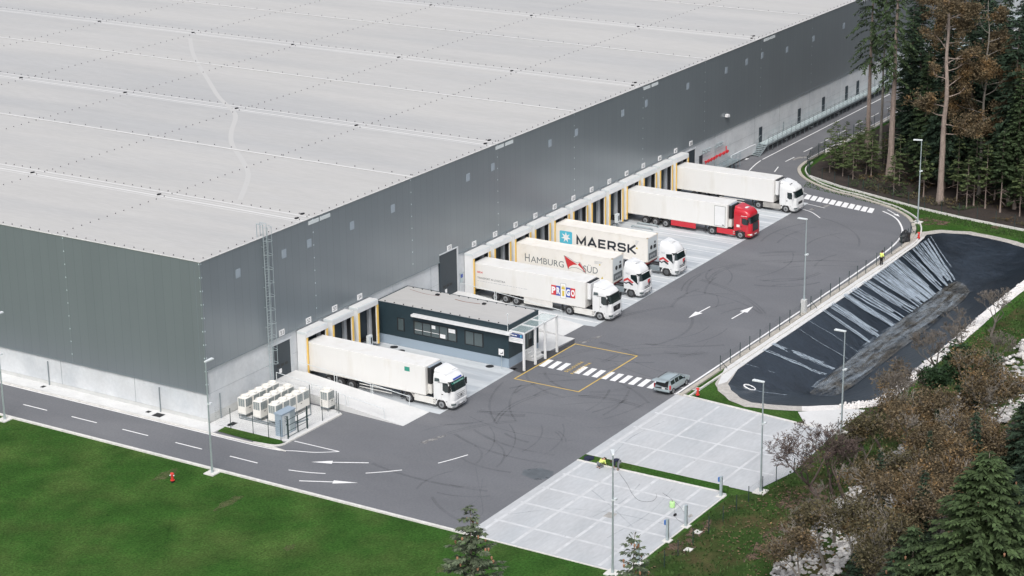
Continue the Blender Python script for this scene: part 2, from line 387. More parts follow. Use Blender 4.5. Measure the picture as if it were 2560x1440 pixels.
# ------------------------------------------------------------ setting: ground, road, slabs
PAIRS = [((30.4,-41.1),(42.4,-42.3)),((31,-39.7),(42.4,-42.0)),((32.4,-37.9),(42.5,-41.8)),((33.8,-37),(42.8,-41.6)),((37.9,-35.95),(44,-41.5)),((45,-35.9),(48,-41.25)),((57.4,-35.8),(57.4,-41.1)),((67.9,-35.95),(67.9,-41)),((80.5,-35.6),(80,-40.85)),((86.9,-35.4),(83,-40.8)),((91,-34.9),(84.2,-41.2)),((92.6,-36.2),(84.4,-41.4)),((93.5,-39.1),(84.4,-41.6)),((92.9,-43.1),(84,-42.2)),((91.6,-46.7),(83,-43)),((88,-49.6),(81.5,-44)),((80,-50.7),(78,-44.5)),((65,-50.8),(63,-44.6)),((55,-51.1),(54,-44.6)),((45,-51),(48,-44.6)),((38.2,-51.1),(45,-44.5)),((36,-50.5),(43.6,-44.3)),((34.5,-49.2),(43.2,-44)),((32.2,-46.1),(42.7,-43.3)),((31,-43.5),(42.5,-42.8))]
def densify(P, k=5):
    n = len(P); out = []
    for i in range(n):
        a = P[i]; b = P[(i + 1) % n]
        for j in range(k):
            t = j / k; out.append((a[0] + (b[0] - a[0]) * t, a[1] + (b[1] - a[1]) * t))
    return out
RIM = densify([p[0] for p in PAIRS]); TOE = densify([p[1] for p in PAIRS])
RIM = [(x + .12 * noise.noise((x * .8, y * .8, 3)), y + .12 * noise.noise((x * .8, y * .8, 9))) for x, y in RIM]
def ground_sheet():
    outer = [(-400, -400), (700, -400), (700, 500), (-400, 500)]
    loops = [[Vector((x, y, 0)) for x, y in outer], [Vector((x, y, 0)) for x, y in RIM]]
    tris = tessellate_polygon(loops)
    m = MB(); m.add([(v.x, v.y, -.03) for L in loops for v in L], [tuple(t) for t in tris])
    # make all faces look up
    for i, f in enumerate(m.f):
        a, b, c = (Vector(m.v[k]) for k in f)
        if (b - a).cross(c - a).z < 0: m.f[i] = f[::-1]
    return struct(m.build('ground', M['lawn']))
ground_sheet()
# pond basin lined with black membrane
def pond():
    m = MB(); n = len(RIM); rows = 12; vs = []
    for r in range(rows + 1):
        t = r / rows; z = -.012 - 3.0 * t
        for i in range(n):
            x = RIM[i][0] + (TOE[i][0] - RIM[i][0]) * t; y = RIM[i][1] + (TOE[i][1] - RIM[i][1]) * t
            wob = 0 if r in (0,) else .10 * noise.noise((x * .9 + 5, y * .35, 1)) + .05 * noise.noise((x * 2.3, y * 1.1, 4))
            vs.append((x, y, z + wob))
    fs = [(r * n + i, (r + 1) * n + i, (r + 1) * n + (i + 1) % n, r * n + (i + 1) % n) for r in range(rows) for i in range(n)]
    m.add(vs, fs)
    m.add([(x, y, -3.05) for x, y in TOE], [tuple(range(n))])
    o = m.build('pond', M['liner'], smooth=True); struct(o)
    q = MB()
    inner = [(x, y + (.12 if y > -43 else -.12)) for x, y in TOE]
    poly = [(x, y) for x, y in TOE]
    q.sheet(offset_line([(x, y) for x, y in poly], -.35, True), -2.90); q.sheet(poly, -2.96)
    # tongue of muddy leaves at the near end and along the toe
    for yy, w_, z_ in ((-42.0, 1.2, -2.88), (-43.4, .9, -2.87), (-41.2, .5, -2.84)): q.strip(smooth_line([(44, yy), (52, yy - .5), (60, yy + .3), (70, yy - .3), (80, yy)], 8), w_, z_, 1)
    struct(q.build('pond_bottom', [M['sludge_r'], M['silt_b']]))
    # silt washed down the slope: (top x, top y, bottom x, bottom y, width)
    s = MB(); R = random.Random(3)
    STR = []
    for t0, t1, b0, b1, nn, w in ((86.2, 89.6, 82.6, 84.6, 7, .42), (84.2, 86, 81.6, 82.4, 5, .34), (81.0, 83.4, 79.8, 81.2, 5, .32), (72.2, 80.0, 73.2, 78.8, 30, .34), (69.0, 71.0, 70.6, 72.4, 6, .32), (65.9, 68.0, 67.6, 69.2, 6, .34), (64.0, 65.2, 65.4, 66.6, 6, .36), (60.2, 61.8, 61.0, 62.6, 7, .36), (58.7, 59.3, 59.2, 59.9, 3, .2), (45.9, 46.6, 49.8, 50.5, 4, .32), (43.9, 44.4, 47.6, 48.2, 3, .24)):
        for q in range(nn): v = (q + R.uniform(.1, .9)) / nn; STR.append((t0 + (t1 - t0) * v, b0 + (b1 - b0) * v + R.uniform(-.1, .1), w * R.uniform(.4, 1.2), R.choice((1, 1, 1, .93, .8))))
    STR += [(90.0, 85.6, .2, .75), (52, 53.5, .08, 1), (55, 56.2, .05, 1), (33, 41, .10, .8), (39.5, 45, .06, .9)]
    for tx, bx, w, end in STR:
        pts = []
        for j in range(9):
            t = j / 8 * end; x = tx + (bx - tx) * t + .05 * math.sin(6 * t + tx); y = -35.75 + (-41.05 + 35.75) * t; z = -3.0 * t + .10 + .02 * t
            if tx < 35: y = -39 - 2.8 * t
            zz = -.012 - 3.0 * t + .10 * noise.noise((x * .9 + 5, y * .35, 1)) + .05 * noise.noise((x * 2.3, y * 1.1, 4))
            pts.append((x, y, zz + .13, w * (.55 + .45 * min(1, t * 2.5)) * (1 + .25 * noise.noise((tx, t * 3, 0)))))
        vs = [];
        for x, y, z, ww in pts: vs += [(x - ww / 2, y, z), (x, y, z + .015), (x + ww / 2, y, z)]
        s.add(vs, [(3 * k + c, 3 * k + 3 + c, 3 * k + 4 + c, 3 * k + 1 + c) for k in range(8) for c in (0, 1)])
    struct(s.build('pond_silt', M['silt_r']))
pond()
# asphalt yard and roads
OUT = [(28.7, -34.45), (55.9, -34.45), (72, -34.4), (84, -34.3), (87.9, -34.0), (92.1, -32.85), (95.2, -31.3), (97.3, -29.7), (99.6, -26.9), (101.2, -23.6), (102.6, -20.5), (103.3, -17.75), (105.2, -14.2), (107.6, -11.3), (110.1, -9.5), (112.4, -8.55), (115.4, -8.1)]
OUT = [OUT[0], OUT[1]] + smooth_line(OUT[2:], 4)
CURB_L = [(-1.75, 90), (-1.75, -1.9), (-1.45, -6.6), (-1.3, -8.1), (-1.05, -8.75), (-.5, -9.1), (.44, -9.15), (8.2, -9.2)]
yard = [(-8.0, 90), (-8.0, -33.9)] + [(x, y) for x, y in [(11.3, -33.9), (28.7, -33.9)]] + OUT + [(300, -8.1), (300, -.01), (0, -.01), (0, 90)]
struct(MB().sheet(yard, 0).build('road', M['asphalt']))
struct(MB().sheet([(26.75, -16.25), (32.6, -16.25), (33.6, -17.4), (37.6, -17.4), (36.4, -18.1), (26.2, -18.1)], .004).build('road_patch', M['asphalt_new']))
# pavement round the left side of the hall and the plant pad
struct(MB().prism([(-1.6, 90), (-1.6, -1.8), (-.05, -1.8), (.05, -.01), (.05, 90)], 'z', 0, .12).build('pavement', M['sidewalk']))
k = MB(); k.wall([(-8.15, 95), (-8.15, -34.1)], .30, -.05, .11); k.wall(smooth_line(CURB_L, 3)[2:], .16, -.05, .125)
k.wall([(-8.1, -34.2), (-8.1, -48.7)], .14, -.05, .03); k.wall([(-8.1, -48.75), (9.7, -48.75)], .14, -.05, .03)
k.wall([(9.9, -33.95), (10.0, -48.2)], .2, -.03, .07); k.wall([(11.42, -33.95), (11.42, -48.2)], .12, -.03, .03)
k.wall([(28.9, -34.0), (28.3, -41), (27.6, -48.6)], .15, -.05, .10)
struct(k.build('kerbs', M['kerb']))
k = MB(); k.wall(OUT, .45, -.05, .12); k.wall([(115.4, -8.1), (300, -8.1)], .3, -.05, .12)
struct(k.build('kerb_curve', M['kerb_tan']))
k = MB(); k.wall(offset_line(OUT, -.85), .16, -.05, .14); struct(k.build('kerb_edging', M['kerb']))
# green strips
struct(MB().sheet([(-1.05, -1.85), (.22, -1.7), (.22, -8.3), (-.2, -8.85), (-.75, -8.75), (-1.1, -8.0), (-1.25, -6.5)], .07).build('lawn_strip', M['lawn']))
struct(MB().sheet([(10.0, -33.95), (11.36, -33.95), (11.36, -48.2), (10.1, -48.6)], .06).build('lawn_strip', M['lawn']))
# concrete parking slabs
struct(MB().sheet([(-8.0, -33.9), (9.85, -33.9), (9.95, -48.65), (-8.0, -48.65)], .006).build('parking_slab', M['concrete']))
struct(MB().sheet([(11.3, -33.9), (28.75, -33.9), (28.3, -41), (27.55, -48.6), (27.2, -51.1), (17, -51.6), (11.35, -50.4)], .006).build('parking_slab', M['concrete']))
struct(MB().sheet([(27.6, -48.0), (30.4, -45.9), (33.6, -49.6), (34.0, -51.2), (27.3, -51.0)], .003).build('path', M['sidewalk']))
j = MB()
for y in (-38.9, -43.0, -47.2): j.strip([(11.5, y), (28, y)], .26, .011)
for x in (15.5, 19.4, 23.5): j.strip([(x, -34.4), (x + .1, -50.4)], .26, .0135)
j.strip([(-7.5, -34.75), (9.7, -34.75)], .3, .011); j.strip([(11.5, -34.9), (28.5, -34.9)], .35, .016)
for y in (-38.2, -42.1, -46.3): j.strip([(-7.8, y), (9.8, y)], .3, .011)
for x in (3.2, -.4, -4.5, 6.6): j.strip([(x, -34.4), (x, -48.5)], .3, .0135)
struct(j.build('slab_joints', M['joint_r']))
# dock apron
APY = -16.87
struct(MB().sheet([(12.95, 0), (26.8, 0), (26.8, -16.2), (27.25, -16.87), (12.95, -17.15)], .004).build('dock_apron', M['apron']))
struct(MB().sheet([(32.5, -.02), (37.85, -.02), (37.8, -17.3), (32.9, -17.0), (32.5, -16.3)], .004).build('dock_apron', M['apron_white']))
struct(MB().sheet([(41.9, -.02), (97.5, -.02), (96.8, APY), (42.0, APY - .35), (41.9, -16)], .005).build('dock_apron', M['apron']))
DOCKS = {52: 15.42, 53: 19.70, 54: 23.96}
for n in range(56, 68): DOCKS[n] = 45.27 + (n - 56) * 4.296
ln = MB()
lw = MB()
for n, c in DOCKS.items():
    if n >= 56:
        for d in (-2.0, .8): ln.strip([(c + d, -4.2), (c + d, APY - .1)], .11, .011)
    lw.sheet([(c - 1.5, -.3), (c - 1.5, -16.6), (c + 1.2, -16.6), (c + 1.2, -.3)], .008)
struct(lw.build('apron_lanes', M['apron_lane']))
# painted markings
def arrow(m, tail, tip, hw, hl, sw, z=.006):
    a = Vector(tail); b = Vector(tip); d = (b - a).normalized(); n = Vector((-d.y, d.x)); c = b - d * hl
    m.strip([tuple(a), tuple(c)], sw, z); m.sheet([tuple(c + n * hw), tuple(c - n * hw), tuple(b)][::1], z + .001)
    f = m.f[-1]; A, B, Cc = (Vector(m.v[i]) for i in f)
    if (B - A).cross(Cc - A).z < 0: m.f[-1] = f[::-1]
arrow(ln, (0, -18.27), (-2.44, -13.72), .34, 1.9, .16); arrow(ln, (-6.35, -15.38), (-4.11, -20.08), .34, 2.2, .16)
arrow(ln, (54.0, -24.72), (49.46, -24.45), .45, 2.2, .16); arrow(ln, (51.5, -28.55), (56.35, -28.72), .45, 2.2, .16)
arrow(ln, (98.9, -26.6), (96.6, -29.2), .3, 1.2, .14)
D = [(18.87, 15.76), (12.6, 9.43), (6.24, 3.1), (-.2, -3.34), (-6.58, -9.74), (25.2, 22.0), (31.6, 28.3), (37.9, 34.7)]
for a, b in D: ln.strip([(-5.05, a), (-5.05, b)], .14, .006)
ln.strip(smooth_line([(-4.9, -13.1), (-4.5, -14.8), (-3.9, -16.4)]), .14, .006); ln.strip(smooth_line([(-2.05, -19.4), (-.95, -20.65), (.16, -21.76)]), .14, .006); ln.strip([(3.04, -23.64), (4.5, -24.3), (6.0, -24.88)], .14, .006)
ln.strip([(-1.95, 90), (-1.95, -2.2)] + smooth_line([(-1.95, -2.2), (-1.82, -8.78), (-1.1, -10.95), (-.44, -12.74), (.77, -14.44)])[1:], .13, .0065)
ln.strip([(.72, -9.4), (.77, -14.44)], .13, .007)
EDGE = [(28.8, -33.84), (57.4, -33.75), (72, -33.6), (80.2, -33.4), (86, -33), (90.6, -31.95), (94.4, -30), (96.5, -28.3), (97.9, -26.4)]
ln.strip([EDGE[0], EDGE[1]] + smooth_line(EDGE[2:], 5), .22, .006)
ln.strip([(28.75, -33.84), (28.75, -32.1)], .16, .0075); ln.strip([(28.75, -32.1), (31.2, -32.1), (34, -32.1)], .14, .006)
for x in (30.6, 31.9): ln.strip([(x, -33.8), (x, -32.15)], .1, .0078)
for i in range(12):
    y = -18.36 - i * 1.022 - (0 if i < 3 else .98 - .02)
    if i == 11: y = -30.6
    ln.sheet([(28.86, y), (28.88, y - .62), (31.02, y - .46), (30.98, y + .12)], .006)
for i in range(11):
    t = i / 10; x = 98.35 + (96.5 - 98.35) * t; y = -15.45 - 9.4 * t
    ln.sheet([(x, y), (x - .1, y - .75), (x + 1.95, y - .25), (x + 2.1, y + .45)], .006)
ln.strip([(96.6, -15.6), (96.2, -17.6), (95.7, -19.6)], .12, .007)
ln.strip([(101.7, -12.8), (100.6, -14.9)], .14, .006)
ln.strip(smooth_line([(95.2, -15.5), (93.98, -17.25), (93.1, -19.0), (91.3, -20.9)]), .14, .006)
ln.strip([(113.7, -2.35), (200, -1.9), (290, -1.6)], .16, .006); ln.strip(smooth_line([(113.1, -2.4), (111.1, -2.65), (109.2, -3.0), (107.4, -3.4)]), .16, .0062)
for a, b in [((108.5, -6.6), (111.2, -5.9)), ((114.2, -5.55), (116.95, -5.6)), ((120.2, -5.5), (123, -5.55))]: ln.strip([a, b], .14, .006)
for x in range(126, 290, 6): ln.strip([(x, -5.5), (x + 2.8, -5.5)], .14, .006)
ln.strip([(117, -7.6), (290, -7.6)], .14, .006)
struct(ln.build('road_markings', M['white_paint']))
yl = MB(); yl.strip([(24.55, -18.2), (36.33, -18.2), (36.33, -25.46), (24.6, -25.46)], .13, .0085, closed=True)
yo = struct(yl.build('road_markings', M['yellow_paint']))
text_mesh('lettering', 'DELOVNA', M['yellow_paint'], yo, 'top', (28.75, -21.75, .0115), 3.35, .40, bold=.018, depth=0, space=1.5)
text_mesh('lettering', 'POVRŠINA', M['yellow_paint'], yo, 'top', (28.55, -22.55, .0115), 3.65, .46, bold=.018, depth=0, space=1.5)
# wear on the asphalt: rubber arcs, dust, the damp patch
sc = MB(); R = random.Random(11)
for i in range(260):
    cx, cy = R.uniform(-2, 88), R.uniform(-36, -14.5); r = R.uniform(5, 24); a0 = R.uniform(0, 6.3); L = R.uniform(.35, 1.1)
    pts = [(cx + r * math.cos(a0 + L * q / 12), cy + r * math.sin(a0 + L * q / 12)) for q in range(13)]
    if any(x < -7 or x > 92 or y > -17.6 or y < -33 or (x < 13 and y > -17.5) for x, y in pts): continue
    w = R.uniform(.12, .34); sc.strip(pts, w, .0042 + .000004 * i)
    if R.random() < .6: sc.strip(offset_line(pts, R.choice((1.9, 2.0, .35))), w, .0042 + .000004 * i + .0007)
for pts in ([(18, -27.5), (17.2, -30), (17.4, -31.6), (19.5, -33.4)], [(36, -28.5), (40, -30), (44, -29.6)], [(2, -29), (-2, -31), (-5, -30.5)], [(4, -27), (0, -30), (-3.5, -32.6), (-4.5, -33)]):
    sc.strip(smooth_line(pts), .06, .0061)
struct(sc.build('tyre_marks', M['scuff_r']))
sc2 = MB()
for pts in ([(-3, -35), (0, -38), (1.5, -42), (1.8, -47)], [(5, -38), (3, -41), (0, -45)], [(13, -36), (17, -35.5), (22, -36.2)], [(8, -41.3), (4, -41.8), (0, -41.2)], [(8.5, -44.2), (3, -44.9), (-3, -44.3)]):
    sc2.strip(smooth_line(pts), .12, .0082)
struct(sc2.build('tyre_marks', maskmat('slab_scuff', 'concrete_worn_lane', ragged(.4, .34, soft=.3, amt=.28))))
ds = MB()
for cx, cy, a, b in ((37.6, -18.7, 2.6, .35), (7, -20, 2, .3), (96, -19, 2.2, .5), (118, -6.8, 3, .6)):
    ds.sheet([(cx + a * math.cos(q * .52), cy + b * math.sin(q * .52) - .3 * a * math.cos(q * .52)) for q in range(12)], .0052)
struct(ds.build('dust', M['dust_r']))
struct(MB().sheet([(6.6, -33.5), (5.2, -34), (4.2, -33.2), (4.6, -31.4), (5.6, -31), (6.7, -32)][::-1], .0055).build('puddle', M['wet_r']))
# forest floor, bare earth, gravel, ring round the pond
struct(MB().sheet([(108.5, -11.8), (105.7, -17.4), (101.3, -29.5), (98.2, -44.5), (93, -80), (400, -260), (400, -9.5), (128, -9.2), (118, -9.3), (113, -9.8)], -.012).build('forest_floor', M['forest']))
struct(MB().sheet([(-60, -62.5), (-20, -63.5), (5, -63.5), (40, -64), (70, -66), (90, -72), (80, -96), (-60, -96)][::-1], -.014).build('forest_floor', M['forest']))
struct(MB().sheet([(-9, -49.3), (9.7, -49.1), (12, -51.3), (27, -51.6), (34, -52.6), (46, -53.3), (73, -53.3), (90, -53), (96, -64), (60, -67), (30, -65), (-10, -65)], -.022).build('bank', mat('bank_turf', (.030, .060, .014), .95, var=.3, scale=.5, var2=.4, scale2=6, bump=.5, bscale=8, spec=.1, tint=(.075, .062, .030), tscale=.22, tlo=.46, thi=.66)))
e = MB(); eg = MB(); R = random.Random(5)
def blob(m, cx, cy, a, b, z, n=18):
    ph = R.uniform(0, 9)
    m.sheet([(cx + a * math.cos(2 * math.pi * q / n) * (1 + .25 * math.sin(3 * 2 * math.pi * q / n + ph)), cy + b * math.sin(2 * math.pi * q / n) * (1 + .2 * math.sin(5 * 2 * math.pi * q / n + ph))) for q in range(n)], z)
for cx, cy, a, b in ((96.6, -33.4, 1.4, 2.2), (-1.6, -50.3, 1.8, 1.0), (2.2, -50.0, 2.0, .7), (12.5, -55, 4.0, 2.2), (4, -56.5, 5, 1.6), (103.5, -14.6, 1.6, .8), (-11.2, -4.4, 1.5, .6), (-13, -13, 1.8, .5), (-17.6, -23, .6, .4), (-14.5, -36, .8, .5), (98, -41, .8, .7), (97, -46, .9, .7)): blob(e if cx > -10 else eg, cx, cy, a, b, -.020)
struct(e.build('bare_earth', M['earth_r']))
mat('dry_grass', (.125, .125, .055), .95, var=.3, scale=3); struct(eg.build('dry_turf', maskmat('dry_grass_patch', 'dry_grass', ragged(1.2, .34, soft=.35, amt=.7))))
def ring():
    n = len(RIM); out = []
    for (x, y), (ox, oy) in zip(RIM, offset_line(RIM, -1.0, True)):
        out.append((ox, oy))
    area = sum(a[0] * b[1] - b[0] * a[1] for a, b in zip(RIM, RIM[1:] + RIM[:1]))
    outer = offset_line(RIM, (1.25 if area < 0 else -1.25), True)
    m = MB(); vs = []
    for i in range(n):
        vs += [(RIM[i][0], RIM[i][1], .002), (outer[i][0], outer[i][1], .004)]
    for i in range(n):
        jn = (i + 1) % n; far = RIM[i][1] < -46
        m.add([vs[2 * i], vs[2 * jn], vs[2 * jn + 1], vs[2 * i + 1]], [(0, 1, 2, 3)], 1 if far else 0)
    for i, f in enumerate(m.f):
        a, b, c = (Vector(m.v[k]) for k in f[:3])
        if (b - a).cross(c - a).z < 0: m.f[i] = f[::-1]
    struct(m.build('pond_edge', [M['gravel'], M['stone_white']]))
ring()
struct(MB().sheet([(37.5, -34.7), (89.3, -34.7), (90.2, -35.0), (86.9, -35.35), (67.9, -35.9), (45, -35.85), (38.2, -35.9), (34.2, -36.6), (33.0, -36.2)][::-1], .008).build('path', M['sidewalk']))
# ------------------------------------------------------------ the hall
H = 15.87
hall = thing('warehouse', (0, 0, 0), 'huge graphite-clad logistics hall with a flat white roof and pale concrete base', 'warehouse')
m = MB(); m.box(.06, 265, .06, 150, 0, 5.6); m.box(.0, .06, .0, 150, 0, .48, 1); m.box(.0, .06, .06, 150, .50, 3.3)
m.box(.06, 8.9, .045, .06, .0, .9, 1); m.box(.06, 265, .05, .06, 2.92, 2.935, 2)
for x in (10, 20, 30, 37, 70, 104, 116, 124, 134, 145, 156): m.box(x, x + .03, .052, .062, 1, 5.3, 2)
for y in (9, 18.5, 28, 37.5, 47): m.box(-.004, .0, y, y + .05, .5, 3.1, 2)
m.build('concrete_base', [M['wallc'], M['plinth'], M['galvd']], hall)
m = MB()
m.box(-.10, 265, -.10, .0599, 5.39, H - .02); m.box(-.10, .0599, .06, 150, 3.08, H - .02); m.box(-.10, .0599, -.10, .0599, 3.08, 5.39)
m.box(.06, 265, 149.9, 150.1, 5.39, H - .02); m.box(264.9, 265.1, .06, 149.9, 5.39, H - .02)
m.build('cladding', M['clad'], hall)
m = MB(); m.box(-.13, 265, -.13, -.10, 5.32, 5.40); m.box(-.13, -.10, -.10, 150, 3.0, 3.09); m.box(-.14, .09, -.14, -.101, H - .09, H - .021)
m.build('drip_edge', M['galvd'], hall)
# corner flashing and rainwater pipe on the end wall
m = MB(); m.box(-.125, -.1, .55, .62, 3.1, H - .05); m.box(-.14, -.125, -.14, -.10, 3.1, H); m.build('corner_trim', M['galvd'], hall)
r = MB(); r.box(-.16, 265, -.16, 150, H - .02, H)
r.box(-.16, 265, -.16, -.06, H, H + .05, 1); r.box(-.16, -.06, -.06, 150, H, H + .05, 1)
Rr = random.Random(2)
SE = [16.2, 34.0, 50.1, 67.7, 83.6, 101.5, 117.0, 135.4, 150.6, 169, 184, 202, 218]
for i, x in enumerate(SE):
    if i % 2 == 0:
        for dx, w in ((-.75, .30), (.55, .24), (-.15, .10), (-1.3, .12)):
            pts = [(x + dx + .10 * noise.noise((y * .25, dx * 5, i)), y) for y in range(0, 150, 3)]
            pts[0] = (pts[0][0], .05)
            r.strip(pts, w, H + .004, 1)
    else:
        r.strip([(x, .0), (x, 150)], .34, H + .05, 1); r.box(x - .13, x + .13, .0, 150, H, H + .046, 1)
r.build('roof', [M['roof'], M['roof_seam']], hall)
mat('roof_trodden', (.468, .464, .452), .8)
# footpath trodden in the dust of the roof
ROOFPATH = [(80.1, 69.2), (70.9, 60.7), (60.3, 49.4), (53.8, 42.4), (50.2, 37.9), (46.6, 33.8), (40.2, 29.2), (35.6, 25.3), (30.9, 20.1), (26, 15.3), (18.2, 10.1)]
wp = MB(); wp.strip(smooth_line(ROOFPATH, 6), .55, H + .006)
wp.strip(smooth_line([(97.5, 25.5), (99.9, 19.5), (103, 12.9)], 5), .3, H + .006)
wp.build('roof_path', maskmat('roof_trace', 'roof_trodden', ragged(.7, .22)), hall)
# lightning conductor holders: rows of small dark feet across the roof
lc = MB()
def feet(x, y, s=.035): lc.box(x - s, x + s, y - s, y + s, H + .0045, H + .12)
for i, x in enumerate(SE[:9]):
    for q in range(0, 100):
        if i % 2 == 0: feet(x + .95, .6 + q * 1.2)
        elif q % 2 == 0: feet(x + .6, .6 + q * 1.2)
for k in range(0, 6):
    for q in range(0, 150): feet(1 + q * 1.2, .42 if k == 0 else 17.6 * k, .034)
for q in range(0, 60): feet(.35, 1 + q * 1.2)
o = lc.build('conductor_holder', mat('conductor_foot', (.13, .13, .135), .8), hall); o['kind'] = 'stuff'
ngul = 0
for i, x in enumerate(SE[:9:2]):
    for k in range(0, 6):
        for dx, dy in ((-.6, 0.0), (.9, .45)):
            y = 1.0 + k * 17.55 + dy
            if k > 0 and dx > 0 : continue
            g = MB(); g.lathe([(.16, 0), (.16, .10), (.10, .14)], (x + dx, y, H + .0045), 8); g.box(x + dx + .05, x + dx + .35, y - .1, y + .1, H + .0045, H + .1)
            g.build('roof_drain', M['dark'], hall)
for x, z in [(5.17, 13.37), (12.11, 13.42), (16.09, 13.42), (23.13, 13.42), (30.22, 13.44), (44.34, 13.45), (49.33, 13.45), (61.53, 13.46), (67.52, 13.46), (78.65, 13.46), (84.63, 13.46), (95.73, 13.46), (106.67, 13.46), (112.79, 13.46), (117.61, 13.46), (125.6, 12.82), (134.5, 12.82), (145.2, 12.82), (156.4, 12.82)]:
    w = MB(); w.box(x - .34, x + .34, -.125, -.1005, z - .42, z + .42); w.build('window', M['bluewin'], hall)
for x in (16.9, 18.75, 50.8, 52.75, 84.75, 86.8, 118.8, 120.7, 152.5, 154.4):
    w = MB(); w.box(x - .82, x + .82, -.14, -.1005, H - .62, H - .24); w.build('overflow_outlet', M['pale'], hall)
# doors in the base
def leaf(name, x0, x1, z0, z1, y=-.001, panes=True, lab=None):
    d = MB(); d.box(x0, x1, y - .02, .059, z0, z1); dd = d.build(name, M['navydoor'], hall)
    if z0 > .5 and z1 > 4:
        f = MB(); f.box(x1 + .02, x1 + .28, y - .06, .058, z0, z1 + .05); f.box(x0 - .05, x1 + .28, y - .06, .058, z1 + .052, z1 + .16); f.build('door_frame', M['wallc'], dd)
        f = MB()
        for q in range(3): f.box(x0 + .55 + q * .62, x0 + 1.0 + q * .62, y - .028, y - .021, z0 + 1.05, z0 + 1.32)
        f.build('pane', M['blackp'], dd)
        f = MB(); f.box(x0 + .85, x0 + 1.25, y - .032, y - .021, z0 + .42, z0 + .86); f.build('notice', M['white_paint'], dd)
    return dd
leaf('roller_door', 9.75, 12.45, 1.22, 4.62); d55 = leaf('roller_door', 38.5, 41.75, 1.22, 6.1, y=-.12); leaf('roller_door', 95.6, 98.1, 1.2, 4.65, panes=False)
for x in (99.9, 117.9, 130.6, 139.0, 147.4, 151.6, 163): 
    leaf('door', x - .42, x + .45, 1.22 if x > 110 else .02, 3.35)
w = MB(); w.box(35.6, 37.0, .03, .0595, 2.3, 2.75); w.build('window', M['blackp'], hall)
for (x, y) in ((-.09, 20.2), (-.09, 5.9), (1.6, -.09), (125.2, -.09), (88.9, -.09), (158, -.09)):
    w = MB(); w.tube((x, y, .1), (x, y, 2.6), .055, n=8); w.build('downpipe', M['galvd'], hall)
# camera and lamp over the road door
w = MB(); w.cbox((106.7, -.35, 7.35), (.5, .4, .35)); w.cbox((107.2, -.3, 7.2), (.3, .3, .3)); w.build('security_camera', M['white_paint'], hall)

# ------------------------------------------------------------ dock shelters
def dock(c, z0):
    t = thing('dock_shelter', (c, 0, 0), 'x', 'dock shelter', 'dock shelters along the hall')
    a = MB(); a.box(c - 1.85, c + 1.72, -1.12, -.02, 4.86, 5.12); a.box(c - 1.78, c + 1.65, -1.05, -.08, 5.12, 5.16, 1)
    a.box(c - 1.85, c + 1.72, -1.15, -1.12, 4.55, 5.05, 2)
    a.build('canopy', [M['pale'], M['sidewalk'], M['white']], t, bevel=.02)
    for s in (-1, 1):
        x = c + s * 1.62
        w = MB(); w.box(x - .20, x + .10, -1.08, -.02, z0, 4.86); w.build('side_panel', M['white'], t)
        b = MB(); b.box(x - .10 - s * .02, x + .11, -1.16, -1.081, z0, 4.54); b.build('bumper_strip', M['yellow'], t)
    b = MB(); b.box(c - 1.42, c + 1.42, -.10, -.02, 1.1, 4.85); b.build('dock_door', M['navydoor'], t)
    b = MB(); b.box(c + 1.33, c + 1.415, -1.0, -.55, .6, 4.8); b.box(c - 1.4, c + 1.41, -.5, -.4, 4.3, 4.85); b.build('inner_curtain', M['dark'], t)
    b = MB(); b.box(c + 1.02, c + 1.40, -.5, -.12, .9, 4.75); b.build('side_cushion', M['cushion'], t, bevel=.05)
    b = MB(); b.box(c - 1.2, c + 1.2, -.6, -.02, .95, 1.12); b.box(c - 1.05, c - .8, -.62, -.02, .6, 1.2, 0); b.box(c + .8, c + 1.05, -.62, -.02, .6, 1.2); b.build('dock_leveller', M['dark'], t)
    return t
WORDS = {52: 'white dock shelter under sign 52, nearest the caged ladder, plain white trailer in it',
 53: 'empty white dock shelter under sign 53, middle of the three beside the dark office',
 54: 'empty white dock shelter under sign 54, touching the dark office wall',
 56: 'white dock shelter closed by the trailer with the red and blue square logo',
 57: 'empty white dock shelter between the first two trucks right of the dark office',
 58: 'white dock shelter holding the container with the red flag logo',
 59: 'empty white dock shelter between the two lettered containers',
 60: 'white dock shelter holding the container with the sky-blue star logo',
 61: 'first empty white dock shelter behind the container with the blue star',
 62: 'second empty white dock shelter past the container with the blue star',
 63: 'empty white dock shelter just before the red truck, grey control box standing in it',
 64: 'white dock shelter closed by the trailer of the red truck',
 65: 'empty white dock shelter right behind the trailer of the red truck',
 66: 'empty white dock shelter just before the farthest white truck',
 67: 'last white dock shelter of the row, closed by the farthest white trailer'}
proto = None
for n, c in DOCKS.items():
    if proto is None: proto = o = dock(c, .35)
    else: o = dup(proto, (c, 0, 0))
    o['label'] = WORDS[n]
for c in (DOCKS[54], DOCKS[63]):
    t = thing('control_box', (c - .3, -1.3, 0), 'pale grey control box on a post in the empty dock ' + ('beside the dark office' if c < 30 else 'before the red truck'), 'control box', 'dock control boxes')
    b = MB(); b.box(c - .62, c + .02, -1.55, -1.2, .75, 1.85); b.build('cabinet', M['pale'], t, bevel=.02)
    b = MB(); b.box(c - .4, c - .2, -1.45, -1.3, 0, .75); b.build('post', M['galvd'], t)
    b = MB(); b.box(c - .30, c - .12, -1.57, -1.551, .95, 1.6); b.build('panel', M['dark'], t)
